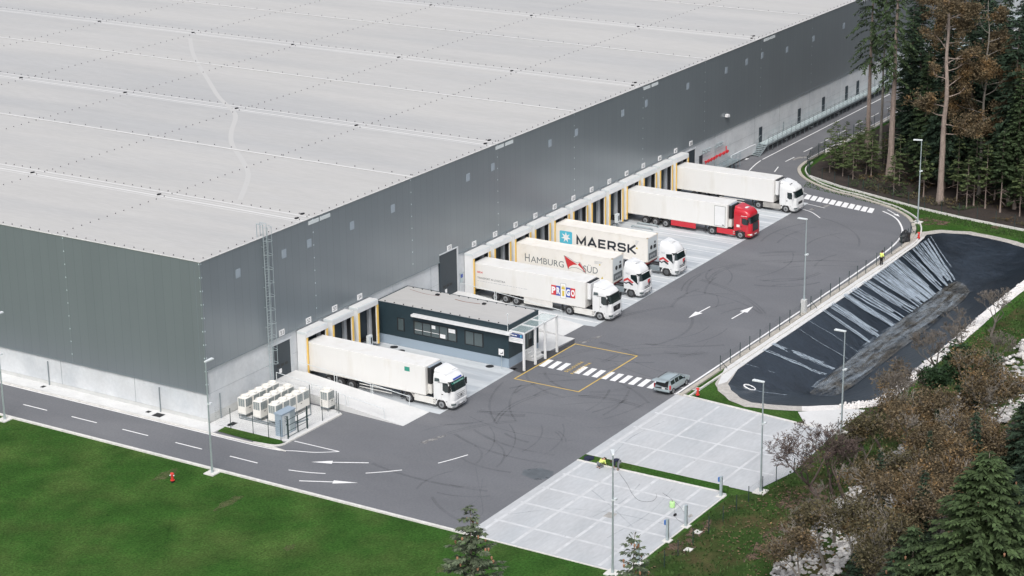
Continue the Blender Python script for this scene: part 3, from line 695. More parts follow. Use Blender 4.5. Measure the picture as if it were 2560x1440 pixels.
# dock numbers
SIGN = {51: (11.16, 5.7), 55: (40.4, 6.52), 68: (96.73, 5.72)}
for n, c in DOCKS.items(): SIGN[n] = (c, 5.68)
for n in sorted(SIGN):
    x, z = SIGN[n]
    t = thing('number_sign', (x, -.13, z), 'small white square sign with the number %d on the grey cladding' % n, 'sign', 'dock number signs')
    b = MB(); b.box(x - .40, x + .40, -.15, -.101, z - .30, z + .30); b.build('plate', M['white_paint'], t)
    text_mesh('numerals', str(n), M['ink'], t, '-y', (x, -.152, z - .20), .46, .40, align='C')
# wall lamps
LX = [4.78, 13.88, 16.91, 20.09, 23.2, 34.94, 37.35, 43.33, 47.52, 51.91, 56.1, 60.59, 64.84, 69.13, 73.34, 77.66, 81.91, 86.16, 90.52, 94.79, 99.73, 117.6, 130.28, 138.87, 148.5, 160]
LL = ['small white wall lamp alone on the cladding near the hall corner', 'small white wall lamp between sign 51 and sign 52', 'small white wall lamp between signs 52 and 53, nearer 52', 'small white wall lamp just above sign 53', 'small white wall lamp just left of sign 54', 'small white wall lamp above the dark office roof, left of sign 55', 'small white wall lamp directly left of the tall grey door']
for n in range(56, 69): LL.append('small white wall lamp on the cladding just left of sign %d' % n)
LL += ['small white wall lamp just past sign 68', 'small white wall lamp above the first dark door of the far walkway', 'small white wall lamp above the second dark door of the far walkway', 'small white wall lamp above the third dark door of the far walkway', 'small white wall lamp beside the crown of the first tall spruce', 'small white wall lamp above the far end of the walkway behind the trees']
lp = None
for x, l in zip(LX, LL):
    if lp is None:
        b = MB(); b.box(-.30, .30, -.55, -.30, -.04, .05); b.box(-.04, .04, -.30, -.005, -.03, .03)
        lp = o = b.build('wall_lamp', M['white_paint'], org=(x, -.10, 6.78))
    else:
        o = lp.copy(); C.objects.link(o); o.location = (x, -.10, 6.78)
    tag(o, l, 'wall lamp', 'wall lamps on the cladding')
# caged ladder
t = thing('ladder', (9.2, -.4, 1.2), 'tall galvanised ladder with a safety cage up the cladding near the hall corner', 'ladder')
for x in (8.75, 9.25):
    b = MB(); b.tube((x, -.40, 1.5), (x, -.40, 17.2), .045, n=6); b.path([(x, -.4, 17.2), (x, .35, 17.2), (x, .35, H)], .04, 5)
    for z in range(3, 16, 2): b.tube((x, -.40, z), (x, -.1 if z > 5.4 else .05, z), .025, n=4)
    b.build('side_rail', M['galv'], t)
b = MB()
for q in range(52): b.tube((8.75, -.40, 1.6 + q * .28), (9.25, -.40, 1.6 + q * .28), .02, n=4)
b.build('rungs', M['galv'], t)
b = MB()
def hoop(z): return [(9.0 + .40 * math.cos(a), -.45 - .75 * math.sin(a), z) for a in [math.pi * q / 8 for q in range(9)]]
for q in range(11): b.path(hoop(3.4 + q * 1.36), .024, 4)
for a in (.25, .5, .75):
    x = 9.0 + .40 * math.cos(math.pi * a); y = -.45 - .75 * math.sin(math.pi * a); b.tube((x, y, 3.4), (x, y, 17.0), .020, n=4)
b.build('safety_cage', M['galv'], t)

# ------------------------------------------------------------ ramps to the two floor-level doors
def ramp(label, a, b, rails_l, rails_r):
    """a: (x left, x right) at the wall, b: the same at the foot"""
    m = MB(); zt = 1.2
    L = [(a[0], -.02), (a[0] + (b[0] - a[0]) * .1, -1.6), (b[0], -15.9)]; Rr = [(a[1], -.02), (a[1] + (b[1] - a[1]) * .1, -1.6), (b[1], -16.0)]
    Z = [zt, zt, .02]
    vs = [(x, y, z) for (x, y), z in zip(L, Z)] + [(x, y, z) for (x, y), z in zip(Rr, Z)] + [(x, y, -.1) for x, y in L] + [(x, y, -.1) for x, y in Rr]
    m.add(vs, [(0, 1, 4, 3)[::-1], (1, 2, 5, 4)[::-1], (0, 6, 7, 1), (1, 7, 8, 2), (3, 4, 10, 9), (4, 5, 11, 10), (2, 8, 11, 5), (0, 3, 9, 6)])
    t = thing('ramp', (sum(a) / 2, -8, 0), label, 'ramp', 'concrete door ramps')
    m.build('slab', M['apron_white'], t)
    def zz(y): return zt if y > -1.6 else zt + (0 - zt) * (-(y + 1.6)) / 14.4
    for side, segs in ((0, rails_l), (1, rails_r)):
        for y0, y1 in segs:
            def X(y):
                p = a[side] + (b[side] - a[side]) * (-y / 16); return p + (.12 if side == 0 else -.12)
            g = MB(); g.path([(X(y0), y0, zz(y0)), (X(y0), y0, zz(y0) + 1.0), (X(y1), y1, zz(y1) + 1.0), (X(y1), y1, zz(y1))], .033, 6)
            g.build('guard_rail', M['pale'], t)
    return t
ramp('pale concrete ramp beside the heat pumps, going up to the ground door near the ladder', (9.45, 13.15), (8.75, 12.9), [(-.5, -4.6), (-4.9, -9.0), (-9.3, -13.6)], [(-.5, -4.9), (-5.2, -9.3), (-9.5, -13.8)])
ramp('pale concrete ramp behind the dark office, going up to the tall grey door', (38.0, 42.0), (37.85, 41.85), [], [(-.5, -4.9), (-5.1, -13.4)])
t = thing('notice_board', (42.9, -.1, 2.5), 'small blue and white notice on the concrete beside the tall grey door', 'notice')
b = MB(); b.box(42.6, 43.1, -.02, .058, 1.9, 3.0); b.build('frame', M['galv'], t); b = MB(); b.box(42.65, 43.05, -.03, -.021, 2.45, 2.85); b.build('plate', M['bluelogo'], t)

# ------------------------------------------------------------ dark office annex
of = thing('office_building', (29.6, -8, 0), 'low dark anthracite office annex with a flat pale roof in front of the hall', 'office')
x0, x1, y1, zt = 26.8, 32.5, -16.15, 4.42
m = MB(); m.box(x0, x1, y1, -.03, 1.0, zt - .02); m.build('wall', M['anthracite'], of)
m = MB(); m.box(x0 + .03, x1 - .03, y1 + .03, -.03, 0, 1.0); m.build('plinth', M['cabgrey'], of)
m = MB(); m.box(x0 - .03, x1 + .03, y1 - .03, -.02, zt - .02, zt + .03); m.sheet([(x0 + .14, y1 + .14), (x1 - .14, y1 + .14), (x1 - .14, -.2), (x0 + .14, -.2)], zt + .034, 1)
m.build('roof', [M['anthracite'], M['roof']], of)
m = MB(); 
for q in range(14): m.cbox((x0 + .3, -1 - q * 1.15, zt + .07), (.1, .1, .08)); m.cbox((x1 - .3, -1 - q * 1.15, zt + .07), (.1, .1, .08))
m.cbox((31.4, -4.6, zt + .10), (.35, .35, .14)); m.cbox((31.3, -10.4, zt + .10), (.35, .35, .14)); m.build('roof_outlet', M['dark'], of)
m = MB(); m.strip(smooth_line([(31.6, -1.0), (31.1, -3.5), (31.35, -5.0)]), .09, zt + .037); m.strip(smooth_line([(31.2, -6.9), (31.0, -8.2), (31.2, -10.0)]), .14, zt + .037)
m.build('rust_stain', mat('rust', (.22, .12, .09), .9), of)
m = MB(); m.box(x0 - .55, x0 - .002, -16.6, -4.75, 3.66, 3.88); m.build('sunshade', M['white'], of)
def win(ya, yb, z0, z1, n):
    f = MB(); f.box(x0 - .02, x0 - .001, yb - .08, ya + .08, z0 - .08, z1 + .08); ff = f.build('window', M['dark'], of)
    w = (ya - yb) / n
    for q in range(n):
        p = MB(); a = ya - q * w
        p.box(x0 - .028, x0 - .0205, a - w + .06, a - .06, z0, z1)
        p.build('pane', M['glass2'], ff)
    return ff
wa = win(-4.78, -9.95, 1.72, 3.0, 5); win(-11.0, -13.1, 1.72, 3.05, 2); win(-2.75, -3.5, 1.75, 3.0, 1)
m = MB(); m.box(x0 - .034, x0 - .0285, -9.8, -9.0, 2.55, 2.95); m.box(x0 - .034, x0 - .0285, -8.6, -7.95, 1.78, 2.2); m.box(x0 - .034, x0 - .0285, -7.4, -6.95, 2.6, 2.95)
for a, b in ((-4.85, -5.75), (-5.9, -6.8), (-6.95, -7.85)): m.box(x0 - .033, x0 - .0285, b, a, 2.12, 2.17)
m.build('paper', M['white_paint'], wa)
# entrance on the end wall
m = MB(); m.box(30.0, 31.2, y1 - .02, y1 - .001, 1.02, 3.3); d = m.build('door', M['dark'], of)
m = MB(); m.box(30.08, 30.45, y1 - .03, y1 - .0205, 1.1, 3.2); m.box(30.55, 31.12, y1 - .03, y1 - .0205, 1.9, 3.2); m.build('pane', M['glass2'], d)
m = MB()
for q in range(4): m.box(29.7, 31.5, y1 - .3 * (4 - q) - .02, y1 - .001, q * .25, (q + 1) * .25 - .01)
m.build('steps', M['sidewalk'], of)
m = MB()
for x in (26.95, 29.1, 31.0, 33.3): m = MB(); m.box(x - .075, x + .075, -17.95, -17.72, 0, 3.85); m.build('porch_post', M['white'], of)
m = MB(); m.box(26.86, 33.4, -16.22, -16.155, 3.86, 3.98); m.box(26.86, 33.4, -17.97, -17.9, 3.86, 3.98)
for x in (26.95, 29.1, 31.0, 33.3): m.box(x - .06, x + .06, -17.9, -16.22, 3.86, 3.99)
m.build('porch_frame', M['white'], of)
for a, b in ((27.05, 29.0), (29.2, 30.9), (31.1, 33.2)):
    m = MB(); m.box(a, b, -17.88, -16.24, 3.93, 3.945); m.build('porch_glass', M['canopy_glass'], of)
m = MB(); m.tube((26.75, -16.1, 3.9), (26.75, -16.1, 5.6), .03, n=5); m.lathe([(.05, 0), (.09, .08), (.05, .16)], (26.75, -16.1, 5.6), 8); m.build('aerial', M['pale'], of)
sg = thing('office_sign', (26.8, -17, 3.3), 'blue and white board hanging on the porch at the corner of the dark office', 'sign')
m = MB(); m.box(26.70, 26.76, -17.9, -16.25, 2.9, 3.86); m.build('board', M['white_paint'], sg)
m = MB(); m.box(26.68, 26.70, -17.9, -16.25, 3.45, 3.86); m.build('header', M['signblue'], sg)
for q in range(2):
    m = MB(); m.box(26.69, 26.70, -17.75 + .2 * q, -16.5, 3.25 - .15 * q, 3.29 - .15 * q); m.build('line_of_text', M['cushion'], sg)
m = MB(); m.box(26.674, 26.68, -16.85, -16.4, 3.6, 3.70); m.box(26.674, 26.68, -17.2, -16.92, 3.6, 3.70); m.build('line_of_text', M['white_paint'], sg)
m = MB(); m.box(26.675, 26.68, -17.75, -17.6, 3.52, 3.78); m.build('emblem', M['cyan'], sg)
# parking sign at the office corner
sg = thing('traffic_sign', (26.3, -15.6, 0), 'white square sign with a small black pictogram on a thin post at the office corner', 'sign')
m = MB(); m.tube((26.3, -15.6, 0), (26.3, -15.6, 1.75), .03, n=6); m.build('post', M['galv'], sg)
m = MB(); m.box(26.25, 26.28, -15.9, -15.3, 1.45, 2.1); m.build('plate', M['white_paint'], sg, bevel=.02)
m = MB(); m.box(26.243, 26.25, -15.72, -15.52, 1.6, 1.68); m.box(26.243, 26.25, -15.8, -15.73, 1.6, 1.85); m.build('pictogram', M['ink'], sg)
# ------------------------------------------------------------ trucks
def lerp_table(T, z):
    if z <= T[0][0]: return T[0][1:]
    for a, b in zip(T, T[1:]):
        if z <= b[0]:
            t = (z - a[0]) / (b[0] - a[0]); return tuple(p + (q - p) * t for p, q in zip(a[1:], b[1:]))
    return T[-1][1:]
#            z    setback  half-width corner-radius
CAB = {'A': [(.95, .03, 1.24, .30), (1.3, 0, 1.25, .30), (1.9, .05, 1.25, .32), (2.8, .30, 1.24, .36), (3.0, .36, 1.23, .40), (3.2, .52, 1.21, .45), (3.42, .85, 1.14, .50), (3.52, 1.1, 1.05, .5)],
       'B': [(.95, .02, 1.24, .28), (1.3, 0, 1.25, .28), (1.95, .04, 1.25, .28), (2.72, .26, 1.24, .32), (2.9, .22, 1.24, .34), (3.2, .30, 1.22, .40), (3.5, .62, 1.16, .45), (3.62, .95, 1.05, .5)],
       'C': [(.95, .03, 1.24, .34), (1.3, 0, 1.25, .36), (1.9, .07, 1.25, .38), (2.75, .33, 1.23, .42), (2.95, .38, 1.22, .45), (3.3, .62, 1.19, .5), (3.6, 1.0, 1.10, .5), (3.72, 1.3, 1.0, .5)]}
CAB['D'] = [(.95, .03, 1.24, .26), (1.3, 0, 1.25, .26), (1.95, .05, 1.25, .28), (2.78, .26, 1.24, .30), (2.95, .24, 1.23, .34), (3.2, .40, 1.21, .40), (3.45, .8, 1.14, .45), (3.56, 1.1, 1.05, .5)]
BUMP = [(.32, .10, 1.18, .34), (.45, .0, 1.24, .34), (.95, .0, 1.25, .32)]
def front_pt(T, F, xc, s, z, off=0.0):
    sb, w, c = lerp_table(T, z); y = F + sb; fw = w - c
    q = s * (fw + c * math.pi / 2)
    if abs(q) <= fw: return (xc + q, y - off + .05 * (q / max(fw, .01)) ** 2 * 0, z)
    a = (abs(q) - fw) / c; sg = 1 if q > 0 else -1
    return (xc + sg * (fw + (c + off) * math.sin(a)), y + c - (c + off) * math.cos(a), z)
def loft(T, F, rear, xc, mi=0, zs=None, m=None, cap=True):
    m = m or MB(); zs = zs or [t[0] for t in T]; rings = []
    for z in zs:
        sb, w, c = lerp_table(T, z); rr = .10
        pts = [(xc - w + rr * .3, rear, z), (xc - w, rear - rr, z)]
        pts += [front_pt(T, F, xc, -1 + 2 * q / 16, z) for q in range(17)]
        pts += [(xc + w, rear - rr, z), (xc + w - rr * .3, rear, z)]
        rings.append(pts)
    n = len(rings[0]); vs = [p for r in rings for p in r]
    fs = [(k * n + i, k * n + (i + 1) % n, (k + 1) * n + (i + 1) % n, (k + 1) * n + i) for k in range(len(rings) - 1) for i in range(n)]
    if cap: fs += [tuple(range(n))[::-1], tuple(range((len(rings) - 1) * n, len(rings) * n))]
    return m.add(vs, fs, mi)
def patch(T, F, xc, s0, s1, z0, z1, off=.012, ns=10, nz=3, m=None, mi=0, taper=0.0):
    m = m or MB(); vs = []
    for k in range(nz + 1):
        z = z0 + (z1 - z0) * k / nz; e = taper * (k / nz)
        for i in range(ns + 1):
            s = (s0 + (s1 - s0) * i / ns); s = s * (1 - e); vs.append(front_pt(T, F, xc, s, z, off))
    return m.add(vs, [(k * (ns + 1) + i, k * (ns + 1) + i + 1, (k + 1) * (ns + 1) + i + 1, (k + 1) * (ns + 1) + i) for k in range(nz) for i in range(ns)], mi)
def side_poly(m, x, poly, d, mi=0):
    """flat plate on a side at x, polygon in (y, z), thickness d outwards (sign)"""
    return m.prism(poly, 'x', x, x + d, mi)
def wheel(t, x, y, side, r=.5, w=.32, dark=False, z=None):
    z = r if z is None else z
    m = MB(); xo = x; xi = x - side * w
    prof = [(r - .06, 0), (r, .05), (r, w - .05), (r - .06, w)]
    n = 22; vs = []
    for rr, d in prof:
        for i in range(n):
            a = 2 * math.pi * i / n; vs.append((xo - side * d, y + rr * math.cos(a), z + rr * math.sin(a)))
    fs = [(k * n + i, k * n + (i + 1) % n, (k + 1) * n + (i + 1) % n, (k + 1) * n + i) for k in range(3) for i in range(n)] + [tuple(range(n)), tuple(range(3 * n, 4 * n))]
    m.add(vs, fs); wo = m.build('wheel', M['tyre'], t)
    m = MB(); m.tube((xo + side * .004, y, z), (xo - side * .02, y, z), .29, .29, 18); m.tube((xo + side * .03, y, z), (xo, y, z), .20, .27, 16); m.tube((xo + side * .06, y, z), (xo + side * .02, y, z), .09, .12, 12, 1)
    for q in range(8):
        a = q * math.pi / 4; m.tube((xo + side * .042, y + .15 * math.cos(a), z + .15 * math.sin(a)), (xo + side * .02, y + .15 * math.cos(a), z + .15 * math.sin(a)), .022, n=5, mi=1)
    m.build('rim', [M['rim_dk'] if dark else M['rim'], M['rim_dk']], wo); return wo
def tractor(t, xc, F, kind, paint, fw_off=1.40, wb=3.75, roofglass=True, skirt=None, fender=None):
    """kind: cab table; F: front of the cab (most negative y)"""
    T = CAB[kind]; rear = F + 2.28; fy = F + fw_off; ry = fy + wb
    cab = loft(T, F, rear, xc).build('cab', M[paint], t, smooth=True)
    md = cab.modifiers.new('edge', 'EDGE_SPLIT'); md.split_angle = rad(40)
    b = loft(BUMP, F - .02, F + .78, xc).build('bumper', M[paint if kind != 'B' else 'red'], t, smooth=True); b.modifiers.new('edge', 'EDGE_SPLIT').split_angle = rad(40)
    zw = {'A': (1.98, 2.82), 'B': (2.0, 2.70), 'C': (2.0, 2.74), 'D': (2.02, 2.76)}[kind]
    patch(T, F, xc, -.93, .93, zw[0], zw[1], .012, 14, 4, taper=.02).build('windscreen', M['glass'], t, smooth=True)
    patch(T, F, xc, -.95, .95, zw[1] + .005, zw[1] + .10, .03, 14, 1).build('sun_visor', M['blackp'], t)
    for s in (-1, 1):
        x = xc + s * 1.25; m = MB()
        P = [(F + .46, 1.98), (F + .62, zw[1] - .12), (F + 1.22, zw[1] - .10), (F + 1.22, 1.98), (F + .95, 1.80), (F + .55, 1.86)]
        if kind == 'C': P = [(F + .50, 1.62), (F + .66, 2.70), (F + 1.42, 2.62), (F + 1.36, 2.2)]
        side_poly(m, x - s * .004, P, s * .016); m.build('side_window', M['glass'], t)
        if kind == 'A':
            m = MB(); side_poly(m, x - s * .03, [(F + 1.55, 2.78), (F + 1.62, 3.08), (F + 2.1, 3.08), (F + 2.14, 2.74)], s * .05); m.build('sleeper_window', M['glass2'], t)
            m = MB(); side_poly(m, x - s * .02, [(F + .5, 2.74), (F + 1.75, 2.66), (F + 1.75, 2.69), (F + .5, 2.78)], s * .03); m.build('trim_line', M['blackp'], t)
        m = MB(); m.box(x + s * .04, x + s * .30, F + .30, F + .42, 1.95, 2.62); m.tube((x, F + .45, 2.6), (x + s * .2, F + .36, 2.6), .03, n=5); m.build('mirror', M['blackp'] if kind in 'AB' else M[paint], t, bevel=.03)
        m = MB(); side_poly(m, x - s * .002, [(F + 1.18, 1.52), (F + 1.18, 1.60), (F + 1.36, 1.60), (F + 1.36, 1.52)], s * .02); m.build('door_handle', M['blackp'], t)
        m = MB(); side_poly(m, x - s * .004, [(F + 1.40, 1.05), (F + 1.40, 2.6), (F + 1.42, 2.6), (F + 1.42, 1.05)], s * .008); side_poly(m, x - s * .004, [(F + .5, 1.05), (F + .5, 1.85), (F + .515, 1.85), (F + .515, 1.05)], s * .008); m.build('door_gap', M['dirt'], t)
        # wheel arch: an arc of sheet over the front wheel
        m = MB(); n = 10; vs = []
        for k in range(n + 1):
            a = math.pi * k / n
            for rr in (.55, .64):
                for dx in (0, .42): vs.append((x + s * .015 - s * dx, fy + rr * math.cos(a), .5 + rr * math.sin(a)))
        m.add(vs, [f for k in range(n) for f in ((4 * k, 4 * k + 4, 4 * k + 6, 4 * k + 2), (4 * k + 1, 4 * k + 3, 4 * k + 7, 4 * k + 5), (4 * k + 2, 4 * k + 6, 4 * k + 7, 4 * k + 3), (4 * k, 4 * k + 1, 4 * k + 5, 4 * k + 4))])
        m.build('wheel_arch', M[fender or paint], t)
        wheel(t, x - s * .01, fy, s, dark=(kind == 'C')); wheel(t, x - s * .01, ry, s, w=.5, dark=(kind == 'C'))
        m = MB(); vs = []
        for k in range(9):
            a = math.pi * (.08 + .84 * k / 8)
            for dx in (0, .5): vs.append((x + s * .01 - s * dx, ry + .60 * math.cos(a), .5 + .60 * math.sin(a)))
        m.add(vs, [(2 * k, 2 * k + 2, 2 * k + 3, 2 * k + 1) for k in range(8)]); m.build('mudguard', M['chassis'] if kind != 'A' else M['dirtywhite'], t)
        if skirt:
            m = MB(); m.box(x - s * .10, x - s * .01, fy + .68, ry - .62, .36, 1.02); m.build('side_skirt', M[skirt], t, bevel=.03)
            m = MB()
            for z in (.55, .78): m.box(x - s * .012, x + s * .006, fy + .72, fy + .95, z, z + .10)
            m.build('cab_step', M['dirt'], t)
        else:
            m = MB(); m.box(x - s * .55, x - s * .06, fy + .9, fy + 2.1, .42, .98); m.build('fuel_tank', M['galvd'], t, bevel=.08)
        # headlamps
        m = MB(); patch(BUMP, F - .02, xc, s * .62, s * .98, .60, .78, .014, 5, 1, m); m.build('headlight', M['glass2'] if kind != 'B' else M['white_paint'], t)
        if kind == 'B':
            m = MB(); patch(BUMP, F - .02, xc, s * .86, s * 1.12, .62, .74, .02, 5, 1, m); m.build('indicator', M['yellow'], t)
        else:
            m = MB(); patch(BUMP, F - .02, xc, s * .70, s * .9, .44, .52, .014, 4, 1, m); m.build('fog_lamp', M['glass2'], t)
    m = MB(); m.box(xc - .42, xc - .30, F + 1.9, ry + .9, .78, .98); m.box(xc + .30, xc + .42, F + 1.9, ry + .9, .78, .98); m.box(xc - .5, xc + .5, ry - .5, ry + .5, .98, 1.10)
    m.tube((xc - 1, ry, .5), (xc + 1, ry, .5), .1, n=8); m.tube((xc - 1, fy, .5), (xc + 1, fy, .5), .08, n=8); m.box(xc - .9, xc + .9, F + .5, F + 2.1, .5, .95); m.box(xc - .95, xc + .95, F + 2.15, F + 2.45, .6, 1.0); m.build('chassis', M['chassis'], t)
    m = MB(); patch(BUMP, F - .02, xc, -.42, .42, .42, .54, .014, 6, 1, m); m.build('lower_grille', M['blackp'], t)
    m = MB(); m.box(xc - .27, xc + .27, F - .055, F - .03, .56, .67); m.build('number_plate', M['white_paint'], t)
    g = MB()
    if kind == 'A2': pass
    # roof spoiler with side cheeks
    sp = MB(); W1 = 1.06
    prof = [(rear - .02, 3.50), (rear - .02, 3.92), (rear - .35, 3.90), (rear - 1.0, 3.68), (rear - 1.35, 3.50)]
    n = len(prof); vs = []
    for x, k in ((-W1, 0), (-W1 + .16, 1), (W1 - .16, 1), (W1, 0)):
        for y, z in prof: vs.append((xc + x, y, z if k or z < 3.52 else 3.5 + (z - 3.5) * .55))
    fs = [(k * n + i, k * n + i + 1, (k + 1) * n + i + 1, (k + 1) * n + i) for k in range(3) for i in range(n - 1)] + [tuple(range(n)), tuple(range(3 * n, 4 * n))[::-1]] + [(k * n, (k + 1) * n, (k + 1) * n + n - 1, k * n + n - 1) for k in range(3)]
    sp.add(vs, fs); sp.build('roof_spoiler', M[paint], t)
    return cab, F, fy, ry, rear
def add_grille(t, kind, xc, F, style):
    T = CAB[kind]
    if style == 'slits':
        m = MB()
        for q in range(4): patch(T, F, xc, -.50 + .04 * q, .50 - .04 * q, 1.62 - q * .16, 1.65 - q * .16, .012, 6, 1, m)
        m.build('grille', M['blackp'], t)
    elif style == 'dark':
        m = patch(T, F, xc, -.46, .46, 1.05, 1.66, .014, 6, 2, taper=-.18); m.build('grille', M['blackp'], t)
    elif style == 'ribs':
        m = patch(T, F, xc, -.52, .52, .97, 1.98, .012, 6, 3); g = m.build('grille', M['blackp'], t)
        m = MB()
        for q in range(7): patch(T, F, xc, -.50, .50, 1.05 + q * .13, 1.09 + q * .13, .035, 6, 1, m)
        m.build('grille_bar', M['inkgrey'], g)
    elif style == 'low':
        m = MB(); patch(T, F, xc, -.40, .40, 1.10, 1.45, .014, 6, 2, m, taper=-.1); m.build('grille', M['blackp'], t)
    elif style == 'two':
        m = MB(); patch(T, F, xc, -.42, .42, 1.02, 1.12, .014, 6, 1, m); m.build('grille', M['blackp'], t); m = MB(); patch(T, F, xc, -.42, .42, 1.22, 1.30, .014, 6, 1, m); m.build('grille', M['blackp'], t)
def emblem(t, kind, xc, F, z=1.45):
    m = MB(); T = CAB[kind]
    y = F - .035; m.tube((xc, y, z), (xc, y - .02, z), .13, n=16); m.tube((xc, y - .02, z), (xc, y - .03, z), .10, n=16, mi=1)
    for q in range(3):
        a = math.pi / 2 + q * 2 * math.pi / 3; m.tube((xc, y - .03, z), (xc + .11 * math.cos(a), y - .03, z + .11 * math.sin(a)), .015, n=4)
    m.build('emblem', [M['rim'], M['blackp']], t)
def reefer(t, xc, yr, yf, axles, under, cool='white'):
    hw = 1.29; z0, z1 = 1.16, 4.0
    m = MB(); m.box(xc - hw, xc + hw, yf, yr, z0, z1); m.build('trailer_body', M['boxwhite'], t, bevel=.035)
    m = MB()
    for x in (xc - hw - .012, xc + hw - .03): m.box(x, x + .042, yf, yr, z0 - .05, z0 + .06)
    m.box(xc - hw - .006, xc + hw + .006, yf - .012, yf + .05, z0, z1 - .06); m.build('edge_rail', M['dirtywhite'], t)
    if cool == 'white':
        m = MB(); m.box(xc - .98, xc + .98, yf - .45, yf - .012, 2.0, 3.86); cu = m.build('cooling_unit', M['white'], t, bevel=.10)
        m = MB(); m.box(xc - .98, xc + .98, yf - .42, yf - .05, 3.87, 3.93); m.build('vent', M['blackp'], cu)
    else:
        m = MB(); m.box(xc - 1.0, xc + 1.0, yf - .46, yf - .012, 2.2, 3.84); cu = m.build('cooling_unit', M['blackp'], t, bevel=.12)
        m = MB(); m.box(xc - .95, xc + .95, yf - .30, yf - .05, 3.845, 3.90); m.build('vent', M['bluewin'], cu)
        m = MB(); m.box(xc - .9, xc + .9, yf - .40, yf - .02, 1.2, 2.19); m.build('housing', M['dirtywhite'], cu)
    m = MB(); m.box(xc - .62, xc - .48, yf + .6, yr - .1, .88, 1.16); m.box(xc + .48, xc + .62, yf + .6, yr - .1, .88, 1.16)
    for y in axles: m.tube((xc - 1.1, y, .5), (xc + 1.1, y, .5), .08, n=8)
    for y in range(int(yf) + 1, -1, 1): m.box(xc - 1.2, xc + 1.2, y, y + .07, 1.05, 1.16)
    m.box(xc - 1.25, xc + 1.25, yr - .16, yr - .06, .55, .75); m.build('underframe', M['chassis'], t)
    for s in (-1, 1):
        for y in axles: wheel(t, xc + s * 1.27, y, s, w=.38, dark=False)
        m = MB(); m.box(xc + s * .95 - .07, xc + s * .95 + .07, yf + 2.95, yf + 3.1, .35, 1.1); m.cbox((xc + s * .95, yf + 3.02, .33), (.28, .28, .05)); m.build('landing_leg', M['chassis'], t)
        m = MB()
        if under == 'red':
            m.box(xc + s * 1.25 - .02, xc + s * 1.25 + .02, axles[-1] - .75, axles[-1] - 4.1, .42, 1.1); m.build('side_panel', M['red'], t)
        elif under == 'boxes':
            m.box(xc + s * 1.26 - .04, xc + s * 1.26 + .04, axles[-1] - 1.0, axles[-1] - 4.6, .40, 1.08); m.build('pallet_box', M['dirtywhite'], t, bevel=.02)
        else:
            m.box(xc + s * 1.25 - .02, xc + s * 1.25 + .02, axles[-1] - 1.0, yf + 4.0, .50, .58); m.box(xc + s * 1.25 - .02, xc + s * 1.25 + .02, axles[-1] - 1.0, yf + 4.0, .80, .88); m.build('side_guard', M['dirtywhite'], t)
    for s in (-1, 1):
        m = MB(); m.cbox((xc + s * 1.0, yr - .05, .65), (.35, .06, .14)); m.build('tail_light', M['redlogo'], t)
def container(t, xc, yr, yf, top=4.10):
    hw = 1.22; z0, z1 = 1.22, top
    m = MB(); m.box(xc - hw + .02, xc + hw - .02, yf + .05, yr, z0 + .12, z1 - .05, 0)
    for x in (xc - hw, xc + hw - .14): 
        for y in (yf, yr - .16): m.box(x, x + .14, y, y + .16, z0, z1)
        m.box(x, x + .14, yf + .16, yr - .16, z1 - .14, z1 - .02); m.box(x, x + .14, yf + .16, yr - .16, z0, z0 + .13)
    m.box(xc - hw + .14, xc + hw - .14, yf, yf + .12, z1 - .14, z1 - .02); m.box(xc - hw + .14, xc + hw - .14, yf, yf + .12, z0, z0 + .13)
    b = m.build('container_body', mat('container_white', (.79, .765, .715), .5, var=.05, scale=.6, tint=(.70, .65, .56), tscale=.8, tlo=.55, thi=.8), t)
    m = MB()
    for x in (xc - hw - .004, xc + hw - .17):
        for y in (yf - .004, yr - .17):
            for z in (z0 - .01, z1 - .11): m.box(x, x + .175, y, y + .175, z, z + .12)
    m.build('corner_casting', mat('casting_worn', (.50, .43, .33), .7, var=.3, scale=5), b)
    # refrigeration machine in the front end
    m = MB(); m.box(xc - hw + .15, xc + hw - .15, yf + .01, yf + .045, z0 + .14, z1 - .16); u = m.build('cooling_unit', M['pale'], t)
    m = MB(); m.tube((xc - .35, yf + .012, z0 + 1.6), (xc - .35, yf - .03, z0 + 1.6), .24, n=16); m.tube((xc + .5, yf + .012, z0 + 2.05), (xc + .5, yf - .03, z0 + 2.05), .14, n=12); m.box(xc + .2, xc + .75, yf - .02, yf + .009, z0 + 1.35, z0 + 1.75); m.build('fan', M['blackp'], u)
    m = MB(); m.box(xc - .95, xc + .95, yf - .02, yf + .009, z0 + .25, z0 + 1.0); m.build('compressor_bay', M['inkgrey'], u)
    m = MB()
    for q in range(5): m.box(xc - .7 + .27 * q, xc - .55 + .27 * q, yf - .04, yf - .021, z0 + .4 + .1 * (q % 2), z0 + .75)
    m.build('machinery', M['cushion'], u)
    m = MB(); m.box(xc - .5, xc + .5, yr - .1, yf + .3, .98, 1.21); m.box(xc - 1.15, xc + 1.15, yf + .05, yf + .3, 1.0, 1.21); m.box(xc - 1.15, xc + 1.15, yr - .4, yr - .15, 1.0, 1.21)
    ax = (yr - 2.6, yr - 3.9, yr - 5.2)
    for y in ax: m.tube((xc - 1.1, y, .5), (xc + 1.1, y, .5), .08, n=8)
    m.build('container_chassis', mat('chassis_oxide_red', (.22, .025, .03), .6, var=.2, scale=3), t)
    for s in (-1, 1):
        for y in ax: wheel(t, xc + s * 1.22, y, s, w=.38)
        m = MB(); m.box(xc + s * .9 - .07, xc + s * .9 + .07, yf + 2.95, yf + 3.1, .35, 1.0); m.build('landing_leg', M['chassis'], t)
    return b
G_TR = 'articulated trucks backed up to the docks'
